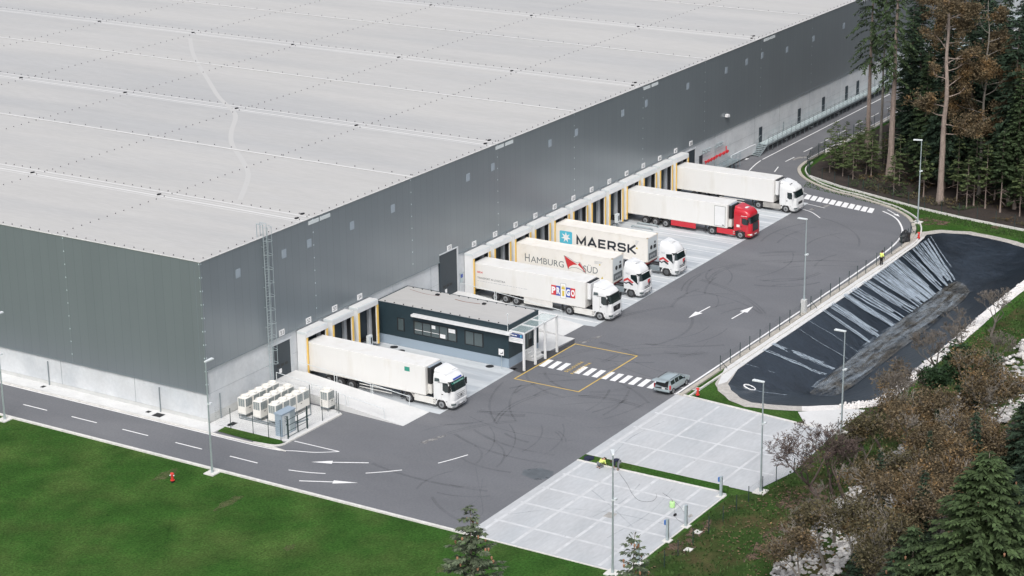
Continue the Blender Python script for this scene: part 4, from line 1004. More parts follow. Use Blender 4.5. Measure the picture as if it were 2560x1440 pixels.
# 1: white tractor, plain white trailer, nearest
xc = 15.29
t = thing('semi_truck', (xc, -9, 0), 'white articulated truck, plain trailer with a green placard, nearest the hall corner', 'truck', G_TR)
reefer(t, xc, -.8, -14.9, (-3.4, -4.75, -6.1), 'bars', cool='black')
tractor(t, xc, -18.03, 'A', 'white', skirt='dirtywhite'); add_grille(t, 'A', xc, -18.03, 'slits'); emblem(t, 'A', xc, -18.03, 1.42)
m = MB(); m.box(xc - .42, xc + .18, -16.55, -15.98, 3.55, 3.61); m.box(xc + .25, xc + .9, -16.95, -16.4, 3.45, 3.59); m.build('roof_hatch', M['glass2'], t)
m = patch(CAB['A'], -18.03, xc, -.72, .72, 2.64, 2.84, .02, 8, 1); m.build('visor_banner', M['green_sign'], t)
text_mesh('lettering', 'ŠKULJ TRANS', M['white_paint'], t, '-y', (xc - .82, -17.80, 2.66), 1.64, .15, bold=.02)
m = patch(CAB['A'], -18.03, xc, -.48, .48, 2.96, 3.10, .02, 6, 1); m.build('roof_banner', M['bluelogo'], t)
m = MB(); m.box(xc - 1.298, xc - 1.291, -13.1, -12.5, 3.18, 3.62); m.build('placard', M['green_sign'], t)
# 2: white tractor, trailer with the square logo
xc = 45.22
t = thing('semi_truck', (xc, -9, 0), 'white articulated truck with a red, blue and gold square logo on its white trailer', 'truck', G_TR)
reefer(t, xc, -.8, -15.0, (-3.6, -4.95, -6.3), 'boxes', cool='white')
tractor(t, xc, -18.12, 'A', 'white', skirt='dirtywhite'); add_grille(t, 'A', xc, -18.12, 'dark'); emblem(t, 'A', xc, -18.12, 1.42)
m = MB(); m.box(xc - .30, xc + .30, -16.65, -16.0, 3.55, 3.61); m.build('roof_hatch', M['glass2'], t)
X = xc - 1.29
for q, (a, b, col, ch, cc) in enumerate([(-10.78, -11.38, 'redlogo', 'P', 'white_paint'), (-11.38, -11.97, 'bluelogo', 'R', 'white_paint'), (-12.58, -13.17, 'bluelogo', 'G', 'white_paint'), (-13.17, -13.76, 'redlogo', 'O', 'white_paint')]):
    m = MB(); m.box(X - .006, X - .001, b + .001, a, 1.98, 3.08); p = m.build('logo_square', M[col], t)
    text_mesh('lettering', ch, M[cc], p, '-x', (X - .006, (a + b) / 2, 2.15), .48, .76, bold=.055, align='C', depth=.003)
m = MB(); m.box(X - .009, X - .002, -12.59, -11.96, 1.80, 3.42); m.box(X - .007, X - .001, -12.62, -11.93, 1.77, 3.45, 1); p = m.build('logo_square', [M['white_paint'], M['inkgrey']], t)
text_mesh('lettering', 'I', M['gold'], p, '-x', (X - .010, -12.275, 2.02), .26, .62, bold=.06, align='C', depth=.003)
m = MB(); m.prism([(-12.05, 2.78), (-12.12, 3.22), (-12.2, 2.98), (-12.275, 3.30), (-12.35, 2.98), (-12.43, 3.22), (-12.5, 2.78)], 'x', X - .013, X - .0095); m.build('crown', M['gold'], p)
text_mesh('lettering', 'TRANSPORT IN LOGISTIKA', M['ink'], t, '-x', (X, -1.34, 2.28), 3.6, .22)
text_mesh('lettering', 'SDI', M['redlogo'], t, '-x', (X, -1.34, 2.93), .68, .2, bold=.04)
m = MB(); R = random.Random(4); y = -1.35
while y > -7.8:
    w = R.uniform(.15, .5); m.box(X - .004, X - .001, y - w, y, 2.02, 2.065); y -= w + .12
m.build('small_print', M['cushion'], t)
# 3: container truck with the red flag
xc = 53.66
def two_tone(t, xc, F):
    X = xc - 1.25
    m = MB(); m.prism([(F + 2.26, 1.98), (F + 1.78, 2.24), (F + 1.02, 1.78), (F + 1.22, 1.66), (F + 1.78, 1.98), (F + 2.26, 1.72)], 'x', X - .01, X - .001); m.build('decal', M['redlogo'], t)
    m = MB(); m.prism([(F + 2.26, 1.62), (F + 1.98, 1.48), (F + 1.7, 1.66), (F + 1.22, 1.40), (F + 1.06, 1.50), (F + 1.3, 1.66), (F + 1.58, 1.84), (F + 1.98, 1.64), (F + 2.26, 1.72)][::1], 'x', X - .012, X - .001); m.build('decal', M['ink'], t)
    T = CAB['C']
    m = MB(); patch(T, F, xc, .1, .30, 1.55, 1.9, .016, 3, 2, m); patch(T, F, xc, .30, .48, 1.70, 1.9, .016, 3, 1, m); m.build('decal', M['redlogo'], t)
    m = MB(); patch(T, F, xc, .16, .32, 1.32, 1.53, .016, 3, 2, m); patch(T, F, xc, .33, .50, 1.35, 1.67, .016, 3, 2, m); m.build('decal', M['ink'], t)
    m = patch(T, F, xc, -.55, .55, 2.70, 2.82, .045, 8, 1); m.build('visor_banner', M['white_paint'], t)
    m = MB(); m.box(xc - .45, xc + .45, F + 1.15, F + 1.75, 3.73, 3.82); m.build('roof_hatch', M['white'], t, bevel=.04)
    text_mesh('lettering', '962', M['cushion'], t, '-x', (X, F + 2.05, 2.62), .5, .2)
t = thing('semi_truck', (xc, -9, 0), 'white two-decal tractor with a cream container lettered in grey with a red flag', 'truck', G_TR)
container(t, xc, -.95, -13.5)
F = -17.2; tractor(t, xc, F, 'C', 'white', fw_off=1.38); add_grille(t, 'C', xc, F, 'two'); two_tone(t, xc, F)
X = xc - 1.20
text_mesh('lettering', 'H', M['inkgrey'], t, '-x', (X, -2.2, 2.08), .62, .92)
text_mesh('lettering', 'AMBURG', M['inkgrey'], t, '-x', (X, -2.98, 2.08), 4.3, .72)
text_mesh('lettering', 'SÜD', M['inkgrey'], t, '-x', (X, -9.78, 2.02), 1.85, .92)
m = MB(); m.prism([(-7.35, 3.50), (-7.85, 2.05), (-8.05, 2.38), (-8.5, 2.62), (-9.05, 2.72), (-8.4, 3.0), (-7.9, 3.24)], 'x', X - .008, X - .001); m.prism([(-9.3, 3.0), (-9.1, 2.72), (-9.6, 2.35), (-10.1, 1.92), (-9.75, 2.45)], 'x', X - .008, X - .001); f = m.build('flag', M['redlogo'], t)
m = MB()
m.path([(X - .006, -7.3, 3.52), (X - .006, -7.9, 3.35), (X - .006, -8.5, 3.05), (X - .006, -9.0, 2.92), (X - .006, -9.35, 3.05), (X - .006, -9.8, 2.5), (X - .006, -10.15, 1.88)], .022, 4); m.path([(X - .006, -7.85, 2.02), (X - .006, -8.3, 2.3), (X - .006, -8.9, 2.35), (X - .006, -9.5, 2.2), (X - .006, -10.15, 1.88)], .022, 4); m.path([(X - .006, -7.3, 3.52), (X - .006, -7.85, 2.02)], .018, 4)
m.build('outline', M['inkgrey'], f)
m = MB(); m.prism([(-12.35, 1.55), (-12.2, 1.85), (-12.05, 1.55)], 'x', X - .006, X - .001); m.box(X - .006, X - .001, -11.95, -11.8, 3.05, 3.2); m.build('warning_label', M['gold'], t)
m = MB()
for q in range(3): m.box(X - .005, X - .001, -12.2 + .1 * q, -11.2, 3.45 - .12 * q, 3.49 - .12 * q)
m.build('small_print', M['cushion'], t)
# 4: container truck with the star
xc = 62.35
t = thing('semi_truck', (xc, -9, 0), 'white two-decal tractor with a cream container showing a white star on a sky-blue square', 'truck', G_TR)
container(t, xc, -.9, -13.15)
F = -16.95; tractor(t, xc, F, 'C', 'white', fw_off=1.38); add_grille(t, 'C', xc, F, 'two'); two_tone(t, xc, F)
X = xc - 1.20
m = MB(); m.prism([(-1.56 - 1.68 * a - .0, 1.88 + 1.5 * b) for a, b in ((.06, 0), (.94, 0), (1, .07), (1, .93), (.94, 1), (.06, 1), (0, .93), (0, .07))], 'x', X - .006, X - .001); p = m.build('logo_square', M['cyan'], t)
m = MB(); st = []
for q in range(14):
    a = math.pi / 2 + q * math.pi / 7; rr = .66 if q % 2 == 0 else .27; st.append((-2.40 + rr * math.cos(a) * 1.0, 2.63 + rr * math.sin(a)))
m.prism(st, 'x', X - .012, X - .0065); m.build('star', M['white_paint'], p)
# block lettering drawn from strokes (unit cell: width, height 1)
GL = {'M': (1.15, [[(.11, 0), (.11, .9), (.575, .18), (1.04, .9), (1.04, 0)]]), 'A': (1.1, [[(.09, 0), (.55, .93), (1.01, 0)], [(.28, .27), (.82, .27)]]), 'E': (.92, [[(.86, .09), (.11, .09), (.11, .91), (.86, .91)], [(.11, .5), (.78, .5)]]),
      'R': (1.0, [[(.11, 0), (.11, .91), (.72, .91), (.87, .78), (.87, .52), (.72, .39), (.11, .39)], [(.55, .39), (.90, 0)]]), 'S': (.98, [[(.90, .72), (.78, .91), (.22, .91), (.10, .78), (.10, .64), (.22, .52), (.76, .48), (.88, .36), (.88, .22), (.76, .09), (.20, .09), (.08, .28)]]), 'K': (1.0, [[(.11, 0), (.11, 1)], [(.93, 1), (.30, .47), (.96, 0)]])}
def stroke_text(s, y0, z0, h, adv, X, sx=1.0):
    m = MB(); y = y0; k = 0
    for ch in s:
        w, sts = GL[ch]
        for st in sts:
            L = offset_line(st, .112); Rr = offset_line(st, -.112)
            for i in range(len(st) - 1):
                k += 1; d = .004 + .0004 * (k % 5)
                q = [L[i], L[i + 1], Rr[i + 1], Rr[i]]
                m.add([(X - d, y - a * h * sx, z0 + b * h) for a, b in q], [(0, 1, 2, 3)])
        y -= (w + adv) * h * sx
    return m
stroke_text('MAERSK', -3.80, 2.02, 1.02, .17, X, 1.10).build('lettering', M['ink'], t)
m = MB()
for q in range(4): m.box(X - .005, X - .001, -12.0 + .07 * q, -11.55, 3.55 - .14 * q, 3.6 - .14 * q)
m.build('small_print', M['cushion'], t)
m = MB(); m.prism([(-11.9, 2.62), (-11.75, 2.9), (-11.6, 2.62)], 'x', X - .006, X - .001); m.build('warning_label', M['gold'], t)
# 5: red tractor
xc = 79.58
t = thing('semi_truck', (xc, -9, 0), 'red articulated truck with a plain white trailer and red side panels', 'truck', G_TR)
reefer(t, xc, -.8, -14.62, (-3.5, -4.9, -6.3), 'red', cool='black')
F = -17.75; tractor(t, xc, F, 'B', 'red', skirt='red', fender='chassis'); add_grille(t, 'B', xc, F, 'ribs')
m = MB(); m.box(xc - .35, xc + .35, F + 1.0, F + 1.5, 3.63, 3.70); m.build('roof_hatch', M['white'], t, bevel=.03)
m = MB(); m.box(xc - 1.262, xc - 1.25, F + 1.5, F + 1.9, 1.45, 1.75); m.build('sticker', M['white_paint'], t)
m = MB(); m.prism([(F + .55, 2.86), (F + 1.35, 2.84), (F + 1.35, 2.89), (F + .55, 2.91)], 'x', xc - 1.262, xc - 1.235); m.build('trim_line', M['white_paint'], t)
X = xc - 1.29
m = MB(); m.box(X - .008, X - .001, -14.36, -12.9, 1.24, 3.72, 1); m.box(X - .016, X - .0085, -14.32, -12.94, 1.28, 3.68); m.box(X - .02, X - .0165, -14.2, -13.95, 1.36, 1.46, 1); m.build('side_door', [M['white'], M['blackp']], t)
# 6: farthest white
xc = 92.52
t = thing('semi_truck', (xc, -9, 0), 'white articulated truck with a plain white trailer, farthest along the row', 'truck', G_TR)
reefer(t, xc, -.8, -14.6, (-3.4, -4.75, -6.1), 'bars', cool='white')
F = -17.65; tractor(t, xc, F, 'D', 'white', skirt='dirt'); add_grille(t, 'D', xc, F, 'low')
m = MB(); m.box(xc - .9, xc - .2, F + 1.05, F + 1.15, 3.56, 3.62); m.box(xc + .1, xc + .8, F + 1.15, F + 1.25, 3.56, 3.62); m.build('roof_lamp', M['blackp'], t)

# ------------------------------------------------------------ estate car with the tailgate up
t = thing('car', (30.2, -32.75, 0), 'silver estate car with its tailgate open, parked at the end of the zebra crossing', 'car')
cx, cy = 27.95, -32.75
ST = [(0.0, .42, .78, .80, .80), (.08, .32, .92, .93, .84), (.30, .28, .95, 1.44, .86), (.9, .24, .95, 1.49, .87), (1.9, .2, .94, 1.48, .88), (2.55, .2, .93, 1.42, .88), (3.25, .2, .94, .99, .87), (4.1, .22, .80, .84, .84), (4.45, .28, .68, .71, .76), (4.58, .40, .56, .58, .64)]
m = MB(); rings = []
for x, zb, zs, zr, w in ST:
    rw = w * (.78 if zr - zs > .2 else .9)
    half = [(.80 * w, zb), (w, zb + .18), (w * 1.01, (zb + zs) / 2 + .1), (w * .97, zs), (rw, zr - .05 if zr - zs > .2 else zr - .01), (rw * .85, zr)]
    rings.append([(cx + x, cy - y, z) for y, z in half] + [(cx + x, cy + y, z) for y, z in half[::-1]])
n = 12; m.add([p for r in rings for p in r], [(k * n + i, k * n + (i + 1) % n, (k + 1) * n + (i + 1) % n, (k + 1) * n + i) for k in range(len(rings) - 1) for i in range(n)] + [tuple(range(n))[::-1], tuple(range((len(rings) - 1) * n, len(rings) * n))])
m.build('body', M['silver'], t, smooth=True).modifiers.new('e', 'EDGE_SPLIT').split_angle = rad(38)
def st(x):
    for a, b in zip(ST, ST[1:]):
        if a[0] <= x <= b[0]:
            q = (x - a[0]) / (b[0] - a[0]); return [p + (r - p) * q for p, r in zip(a, b)]
def sidept(x, h, s, off=.012):
    _, zb, zs, zr, w = st(x); y0 = w * .97; y1 = w * .78; z0 = zs; z1 = zr - .05
    return (cx + x, cy + s * (y0 + (y1 - y0) * h + off), z0 + (z1 - z0) * h)
for s in (-1, 1):
    for a, b, c, d in ((.42, .40, 1.12, 1.12), (1.24, 1.24, 1.92, 1.90), (2.02, 2.0, 2.95, 2.52)):
        m = MB(); m.add([sidept(a, .08, s), sidept(c, .08, s), sidept(d, .88, s), sidept(b, .88, s)], [(0, 1, 2, 3)]); m.build('side_window', M['glass'], t)
    m = MB(); m.tube((cx + .5, cy + s * .66, 1.53), (cx + 2.3, cy + s * .66, 1.51), .022, n=5); m.build('roof_rail', M['blackp'], t)
    m = MB(); m.box(cx - .01, cx + .12, cy + s * .84 - .10, cy + s * .84 + .02, .66, 1.05); m.build('tail_light', M['redlogo'], t)
    m = MB(); m.box(cx + 2.75, cx + 2.9, cy + s * .9, cy + s * 1.02, .98, 1.1); m.build('mirror', M['blackp'], t)
    for x in (.75, 3.45):
        m = MB(); m.tube((cx + x, cy + s * .70, .31), (cx + x, cy + s * .885, .31), .31, n=18); w = m.build('wheel', M['tyre'], t)
        m = MB(); m.tube((cx + x, cy + s * .885, .31), (cx + x, cy + s * .90, .31), .20, .17, n=14); m.build('rim', M['rim'], w)
m = MB(); m.add([(cx + 2.58, cy - .66, 1.39), (cx + 2.58, cy + .66, 1.39), (cx + 3.24, cy + .76, 1.0), (cx + 3.24, cy - .76, 1.0)], [(0, 1, 2, 3)]); 
for i in range(4): m.v[i] = (m.v[i][0] + .01, m.v[i][1], m.v[i][2] + .02)
m.build('windscreen', M['glass'], t)
m = MB(); m.add([(cx + .012, cy - .66, .62), (cx + .012, cy + .66, .62), (cx + .055, cy + .68, .93), (cx + .25, cy + .60, 1.40), (cx + .25, cy - .60, 1.40), (cx + .055, cy - .68, .93)], [(0, 1, 2, 3, 4, 5)]); m.v = [(x - .03, y, z) for x, y, z in m.v]; m.build('boot_opening', M['blackp'], t)
m = MB(); m.box(cx - .07, cx - .02, cy - .35, cy - .02, .60, .82); m.build('box_in_boot', M['white_paint'], t)
m = MB(); m.box(cx - .10, cx + .06, cy - .84, cy + .84, .36, .58); m.build('bumper', M['silver'], t, bevel=.05)
m = MB(); m.prism([(cx + .33, 1.46), (cx + .30, 1.53), (cx - .45, 1.64), (cx - .72, 1.58), (cx - .72, 1.55), (cx - .42, 1.59)], 'y', cy - .72, cy + .72); tg = m.build('tailgate', M['silver'], t)
m = MB(); m.prism([(cx + .20, 1.475), (cx - .30, 1.545), (cx - .30, 1.55), (cx + .20, 1.48)], 'y', cy - .6, cy + .6); m.build('rear_window', M['glass'], tg)
# ------------------------------------------------------------ plant pad with heat pumps
struct(MB().prism([(.15, -.02), (8.75, -.02), (8.7, -8.5), (8.3, -9.1), (.3, -9.1), (.15, -8.3)], 'z', -.02, .10).build('plant_pad', M['sidewalk']))
def hvac(x, y, nf, label):
    L = 1.06 if nf == 1 else 1.92; D = .92
    t = thing('heat_pump', (x, y, .1), label, 'heat pump', 'heat pumps on the pad')
    b = MB(); b.box(x, x + L, y, y + D, .46, 2.06); b.build('casing', M['hvac'], t, bevel=.03)
    for q in range(nf):
        fx = x + L * (q + .5) / nf; b = MB(); n = 16
        b.lathe([(.40, 0), (.40, .14), (.37, .15), (.34, .14), (.34, .05), (.05, .04)], (fx, y + D / 2, 2.06), n); b.build('fan_ring', M['hvac'], t)
    b = MB()
    for f in range(nf):
        xa = x + L * f / nf + .08; xb = x + L * (f + 1) / nf - .08; k = 4
        for c in range(k):
            w = (xb - xa) / k
            for r in range(9): b.box(xa + c * w + .02, xa + (c + 1) * w - .02, y - .012, y - .001, 1.24 + r * .085, 1.30 + r * .085)
    b.build('grille', M['hvacgrill'], t); b = MB()
    for c in range(3):
        w = (D - .16) / 3
        for r in range(9): b.box(x - .012, x - .001, y + .08 + c * w + .02, y + .08 + (c + 1) * w - .02, 1.24 + r * .085, 1.30 + r * .085)
    g = b.build('grille', M['hvacgrill'], t); g['kind'] = 'stuff' if False else g.get('kind', '')
    if 'kind' in g: del g['kind']
    b = MB(); b.box(x + .55, x + .72, y - .02, y - .001, .98, 1.04); b.build('badge', M['dark'], t)
    b = MB()
    for xx in (x + .04, x + L - .10):
        for yy in (y + .04, y + D - .10): b.box(xx, xx + .06, yy, yy + .06, .10, .42)
    b.box(x, x + L, y, y + .07, .40, .46); b.box(x, x + L, y + D - .07, y + D, .40, .46); b.box(x, x + .07, y + .07, y + D - .07, .40, .46); b.build('stand', M['galvd'], t)
    return t
for rw, y, nm in ((0, -2.2, 'in the row against the hall wall'), (1, -3.98, 'in the middle row'), (2, -5.78, 'in the row behind the blue-grey cabinet')):
    hvac(2.68, y, 1, 'single-fan cream heat pump at the road end, ' + nm)
    hvac(3.86, y, 2, 'double-fan cream heat pump, second ' + nm)
    hvac(5.90, y, 2, 'double-fan cream heat pump nearest the ramp, ' + nm)
hvac(7.95, -7.85, 1, 'single cream heat pump standing alone by the ramp corner of the pad')
t = thing('switch_cabinet', (1.8, -7.6, .1), 'tall blue-grey electrical cabinet with a pale door in front of the heat pumps', 'cabinet')
b = MB(); b.box(.72, 2.75, -8.0, -7.25, .1, 2.2); b.prism([(-8.08, 2.2), (-7.2, 2.2), (-7.2, 2.36), (-8.08, 2.30)], 'x', .66, 2.82); b.build('casing', M['cabgrey'], t)
b = MB(); b.box(.85, 1.95, -8.02, -8.001, .2, 2.12); dd = b.build('door', M['pale'], t)
b = MB(); b.box(2.0, 2.65, -8.02, -8.001, .2, 2.12); b.build('door', M['galv'], t)
b = MB()
for q in range(4): b.box(1.15, 1.45, -8.03, -8.021, 1.9 - .16 * q, 1.94 - .16 * q)
b.cbox((1.4, -8.03, 1.1), (.12, .02, .14)); b.build('marking', M['ink'], dd)
b = MB(); b.path([(2.7, -6.6, .2), (2.7, -1.6, .2)], .06); b.path([(2.4, -1.6, .17), (2.4, -6.8, .17), (6.5, -6.9, .17), (8.6, -5.2, .17)], .05); b.path([(3.2, -6.9, .17), (5.4, -7.4, .17)], .08)
tag(b.build('pipe_run', M['galvd'], org=(4, -5, .1)), 'grey pipes lying on the pad in front of the heat pumps', 'pipes')
# drain covers
for x, y, r_, l in ((26.2, -2.6, .42, 'round dark cover in the apron at the foot of the office wall, nearer the docks'), (25.6, -3.9, .40, 'round dark cover beside the white trailer, second from the docks'), (26.3, -14.2, .42, 'round dark cover in the apron near the white square sign')):
    b = MB(); b.lathe([(r_, 0), (r_, .02), (r_ - .06, .03)], (x, y, .005), 18); tag(b.build('manhole_cover', M['dark'], org=(x, y, 0)), l, 'manhole cover', 'manhole covers')
for x, y, a, b_, z, l in ((-.75, 20.4, .25, .2, .122, 'small dark grate in the pavement by the far downpipe of the end wall'), (-.68, 6.9, .22, .22, .122, 'small dark grate in the pavement, left of the big one'), (-.85, 5.5, .42, .5, .122, 'large dark grate in the pavement in front of the end wall'), (1.0, -1.95, .4, .3, .102, 'dark grate on the pad beside the first heat pump'), (.55, -1.9, .2, .15, .102, 'small dark grate on the pad at the fence corner'), (1.05, -42.3, .5, .4, .010, 'grey inspection cover in the near parking slab'), (31.0, -34.75, .4, .35, .02, 'concrete-rimmed drain beside the silver car'), (1.8, -50.1, .35, .3, .01, 'pale inspection cover in the grass between the middle charging posts'), (-1.6, -51.0, .35, .3, .01, 'pale inspection cover in the bare earth by the nearest fence')):
    q = MB(); q.box(x - a, x + a, y - b_, y + b_, z - .03, z + .012); 
    if 'pale' in l or 'concrete' in l: mm = M['kerb']
    elif 'grey' in l: mm = M['dirt']
    else: mm = M['dark']
    o = q.build('drain_cover', mm, org=(x, y, 0)); tag(o, l, 'drain cover', 'drain covers')
    if 'rim' in l:
        q = MB(); q.box(x - a + .1, x + a - .1, y - b_ + .1, y + b_ - .1, z + .0125, z + .02); q.build('grate', M['dirt'], o)
# ------------------------------------------------------------ fences
def fence(name, pts, posts, h, label, mesh=True, post_m='fencegreen', mesh_m='wiremesh', base=None, z=0.0, r=.035, cat='fence'):
    c = pts[0]; t = thing(name, (c[0], c[1], z), label, cat)
    for x, y in posts:
        b = MB(); b.tube((x, y, z - .05), (x, y, z + h + .08), r, n=6); b.cbox((x, y, z + h + .09), (r * 2.2, r * 2.2, .03)); b.build('post', M[post_m], t)
    if mesh:
        b = MB(); n = len(pts)
        b.add([(x, y, z + .06) for x, y in pts] + [(x, y, z + h) for x, y in pts], [(i, i + 1, n + i + 1, n + i) for i in range(n - 1)]); b.build('mesh_panel', M[mesh_m], t)
    if base:
        b = MB(); b.wall(pts, .22, -.05, base); b.build('base_wall', M['kerb'], t)
    return t
def along(pts, d):
    out = [pts[0]]; acc = 0
    for a, b in zip(pts, pts[1:]):
        a = Vector(a); b = Vector(b); L = (b - a).length; s = d - acc
        while s <= L: q = a + (b - a) * (s / L); out.append((q.x, q.y)); s += d
        acc = (acc + L) % d
    return out
PX = [36.67, 38.9, 41.1, 43.3, 45.7, 48.0, 50.4, 52.9, 55.5, 58.2, 60.8, 63.3, 65.75, 68.4, 70.7, 73.1, 76.3, 78.8, 81.2, 84.4]
PP = [(x, -34.62 if x < 75 else -34.62 + (x - 75) * .035) for x in PX] + [(87.2, -34.0), (89.8, -33.3)]
f = fence('pond_fence', PP, PP, 1.5, 'long dark post and wire fence between the yard and the black pond')
for x, y in ((36.67, -34.62), (58.2, -34.62), (89.8, -33.3)):
    b = MB(); b.tube((x, y, 1.1), (x + (1.0 if x < 80 else .6), y - .3, 0), .03, n=5); b.build('brace', M['fencegreen'], f)
b = MB(); b.path([(89.8, -33.3, 1.5), (91.0, -33.6, 1.5), (91.0, -33.6, 0)], .035); b.path([(89.8, -33.3, .3), (91.0, -33.6, .3)], .03); b.path([(89.8, -33.3, 1.0), (91.0, -33.6, 1.0)], .02); b.build('gate', M['fencegreen'], f)
FF = [(108.5, -11.7), (105.7, -17.25), (101.3, -29.45), (99.7, -35.8), (98.2, -44.4), (97.4, -49), (95.4, -62), (93, -80)]
fence('forest_fence', FF, along(FF, 2.55), 1.7, 'dark wire fence on a white concrete base along the edge of the forest', base=.22)
GF = [(108.5, -11.6), (111, -10.2), (114.06, -9.2), (117.98, -8.7), (120.4, -8.5)]
fence('screen_fence', GF, GF, 2.0, 'dense dark screen fence at the bend of the road by the forest', mesh_m='wiremesh_dense')
GF2 = [(120.5, -8.5), (128.5, -8.45), (150, -8.5), (190, -8.6)]
fence('roadside_fence', GF2, along(GF2, 2.5), 1.9, 'dark wire fence running behind the trees along the far road', base=.2)
LF = [(-8.6, -50.8), (-5.4, -50.85), (-3.1, -50.85), (-.6, -50.9), (2.2, -50.9), (4.7, -50.95), (7.2, -50.95)]
fence('slab_fence', LF, LF, 1.3, 'low dark green wire fence in the grass beside the nearest slab', mesh_m='wiremesh')
LF2 = [(27.3, -51.3), (24.7, -51.35), (22.2, -51.4), (20.1, -51.4), (16.9, -51.75), (14.4, -51.2), (11.9, -51.1), (9.4, -51.0)]
fence('slab_fence', LF2, LF2, 1.3, 'low wire fence behind the bare tree at the edge of the far slab', mesh_m='wiremesh')
PF = [(.1, -.6), (.1, -2.47), (.1, -5.12), (.1, -6.92), (.1, -8.35), (.65, -8.7)]
fence('plant_fence', PF, PF[1:], 1.85, 'thin dark wire fence round the heat pump pad, road side', z=.1)
PF2 = [(3.75, -8.7), (5.85, -8.75), (8.15, -8.95), (8.45, -8.5), (8.5, -5.3), (8.5, -1.75)]
fence('plant_fence', PF2, PF2[1:5], 1.95, 'thin dark wire fence round the heat pump pad, ramp side', z=.1)
t = thing('gate', (2.2, -8.7, .1), 'dark green double gate with horizontal bars at the heat pump pad', 'gate')
b = MB(); b.tube((.7, -8.7, .1), (.7, -8.7, 2.3), .07, n=6); b.tube((3.62, -8.7, .1), (3.62, -8.7, 2.3), .07, n=6); b.build('gate_post', M['fencegreen'], t)
b = MB()
for z in (.25, .8, 1.35, 1.9): b.tube((.78, -8.7, z), (3.55, -8.7, z), .028, n=5)
for x in (.82, 2.15, 2.25, 3.5): b.tube((x, -8.7, .25), (x, -8.7, 1.9), .03, n=5)
b.build('leaf', M['fencegreen'], t)

# ------------------------------------------------------------ street lamps
def lamp(x, y, h, ang, label, z0=0, base='pad'):
    t = thing('street_lamp', (x, y, 0), label, 'street lamp', 'street lamps')
    m = MB(); m.tube((x, y, z0), (x, y, h), .095, .05, 10); m.tube((x, y, z0), (x, y, z0 + .5), .12, .11, 10); m.build('pole', M['galv'], t)
    m = MB(); c, s = math.cos(ang), math.sin(ang)
    def P(a, b, z): return (x + a * c - b * s, y + a * s + b * c, h + z)
    vs = [P(a, b, z) for z in (-.04, .10) for a, b in ((-.10, -.10), (.95, -.17), (1.0, .17), (-.10, .10))]
    m.add(vs, [(0, 3, 2, 1), (4, 5, 6, 7), (0, 1, 5, 4), (1, 2, 6, 5), (2, 3, 7, 6), (3, 0, 4, 7)]); m.build('lamp_head', M['pale'], t, bevel=.03)
    m = MB(); m.tube((x, y, h * .62), (x, y, h * .62 + .12), .11, .11, 8); m.cbox((x + .18, y - .12, h * .62 + .08), (.32, .22, .12)); m.build('sensor', M['pale'], t)
    if base == 'pad':
        m = MB(); m.prism([(x - .55, y - .5), (x + .6, y - .5), (x + .6, y + .55), (x - .55, y + .55)], 'z', -.05, .06); m.build('base_slab', M['kerb'], t)
    elif base == 'block':
        m = MB(); m.box(x - .27, x + .27, y - .27, y + .27, 0, 1.55); m.build('base_block', M['plinth'], t, bevel=.03)
    return t
lamp(-8.85, 17.5, 10.4, 0, 'street lamp at the left edge of the picture, on the lawn beside the road')
lamp(-8.85, -7.7, 10.4, 0, 'street lamp on the lawn in front of the hall corner')
lamp(57.0, -34.35, 10.4, math.pi / 2, 'street lamp on a tall concrete block between the yard and the pond', z0=1.5, base='block')
lamp(95.35, -32.0, 10.3, math.pi / 2 + .3, 'street lamp on the grass at the end of the yard in front of the forest')
lamp(27.6, -51.5, 9.8, math.pi / 2, 'street lamp standing in front of the black pond')
lamp(11.75, -51.0, 10.0, math.pi / 2, 'street lamp among bare branches at the corner of the far slab')
lamp(-8.45, -47.9, 10.0, .56, 'street lamp in the foreground at the lower edge of the near slab')
# hydrants
def hydrant(x, y, label):
    t = thing('hydrant', (x, y, 0), label, 'hydrant', 'red hydrants')
    m = MB(); m.lathe([(.13, .18), (.13, .62), (.17, .63), (.17, .80), (.14, .86), (.05, .90)], (x, y, 0), 12); m.lathe([(.20, .16), (.20, .22)], (x, y, 0), 12); m.build('body', M['hyd'], t, smooth=False)
    m = MB(); m.lathe([(.13, -.02), (.13, .17)], (x, y, 0), 12); m.build('foot', M['dark'], t)
    m = MB(); m.tube((x - .12, y + .04, .70), (x - .24, y + .05, .70), .06, n=8); m.build('outlet_cap', M['pale'], t); m = MB(); m.tube((x, y - .12, .66), (x, y - .24, .66), .06, n=8); m.build('outlet_cap', M['pale'], t)
hydrant(-12.17, -6.0, 'red hydrant on the lawn across the road from the hall corner'); hydrant(29.25, -35.95, 'red hydrant on the grass beside the silver car'); hydrant(88.7, -34.75, 'red hydrant at the far top corner of the black pond')
# charging posts at the slab edge
for x, y, h, l, blue in ((9.2, -48.5, 1.85, 'grey post with a blue plate at the corner of the green strip', 1), (2.3, -48.75, 1.9, 'grey post beside the green canister', 0), (-.95, -48.75, 1.9, 'grey post with a blue plate, second nearest to the lower lamp', 1), (-5.9, -48.75, 1.9, 'grey post half hidden behind the small spruce tip', 0)):
    t = thing('service_post', (x, y, 0), l, 'service post', 'grey posts along the slab edge')
    m = MB(); m.box(x - .10, x + .10, y - .11, y + .11, 0, h); m.build('column', M['galv'], t, bevel=.02)
    m = MB(); m.box(x - .35, x + .35, y - .35, y + .35, -.03, .04); m.build('foot_slab', M['kerb'], t)
    m = MB(); m.box(x - .12, x + .06, y + .111, y + .26, h - .5, h - .12); m.build('plate', M['bluesign'] if blue else M['pale'], t)
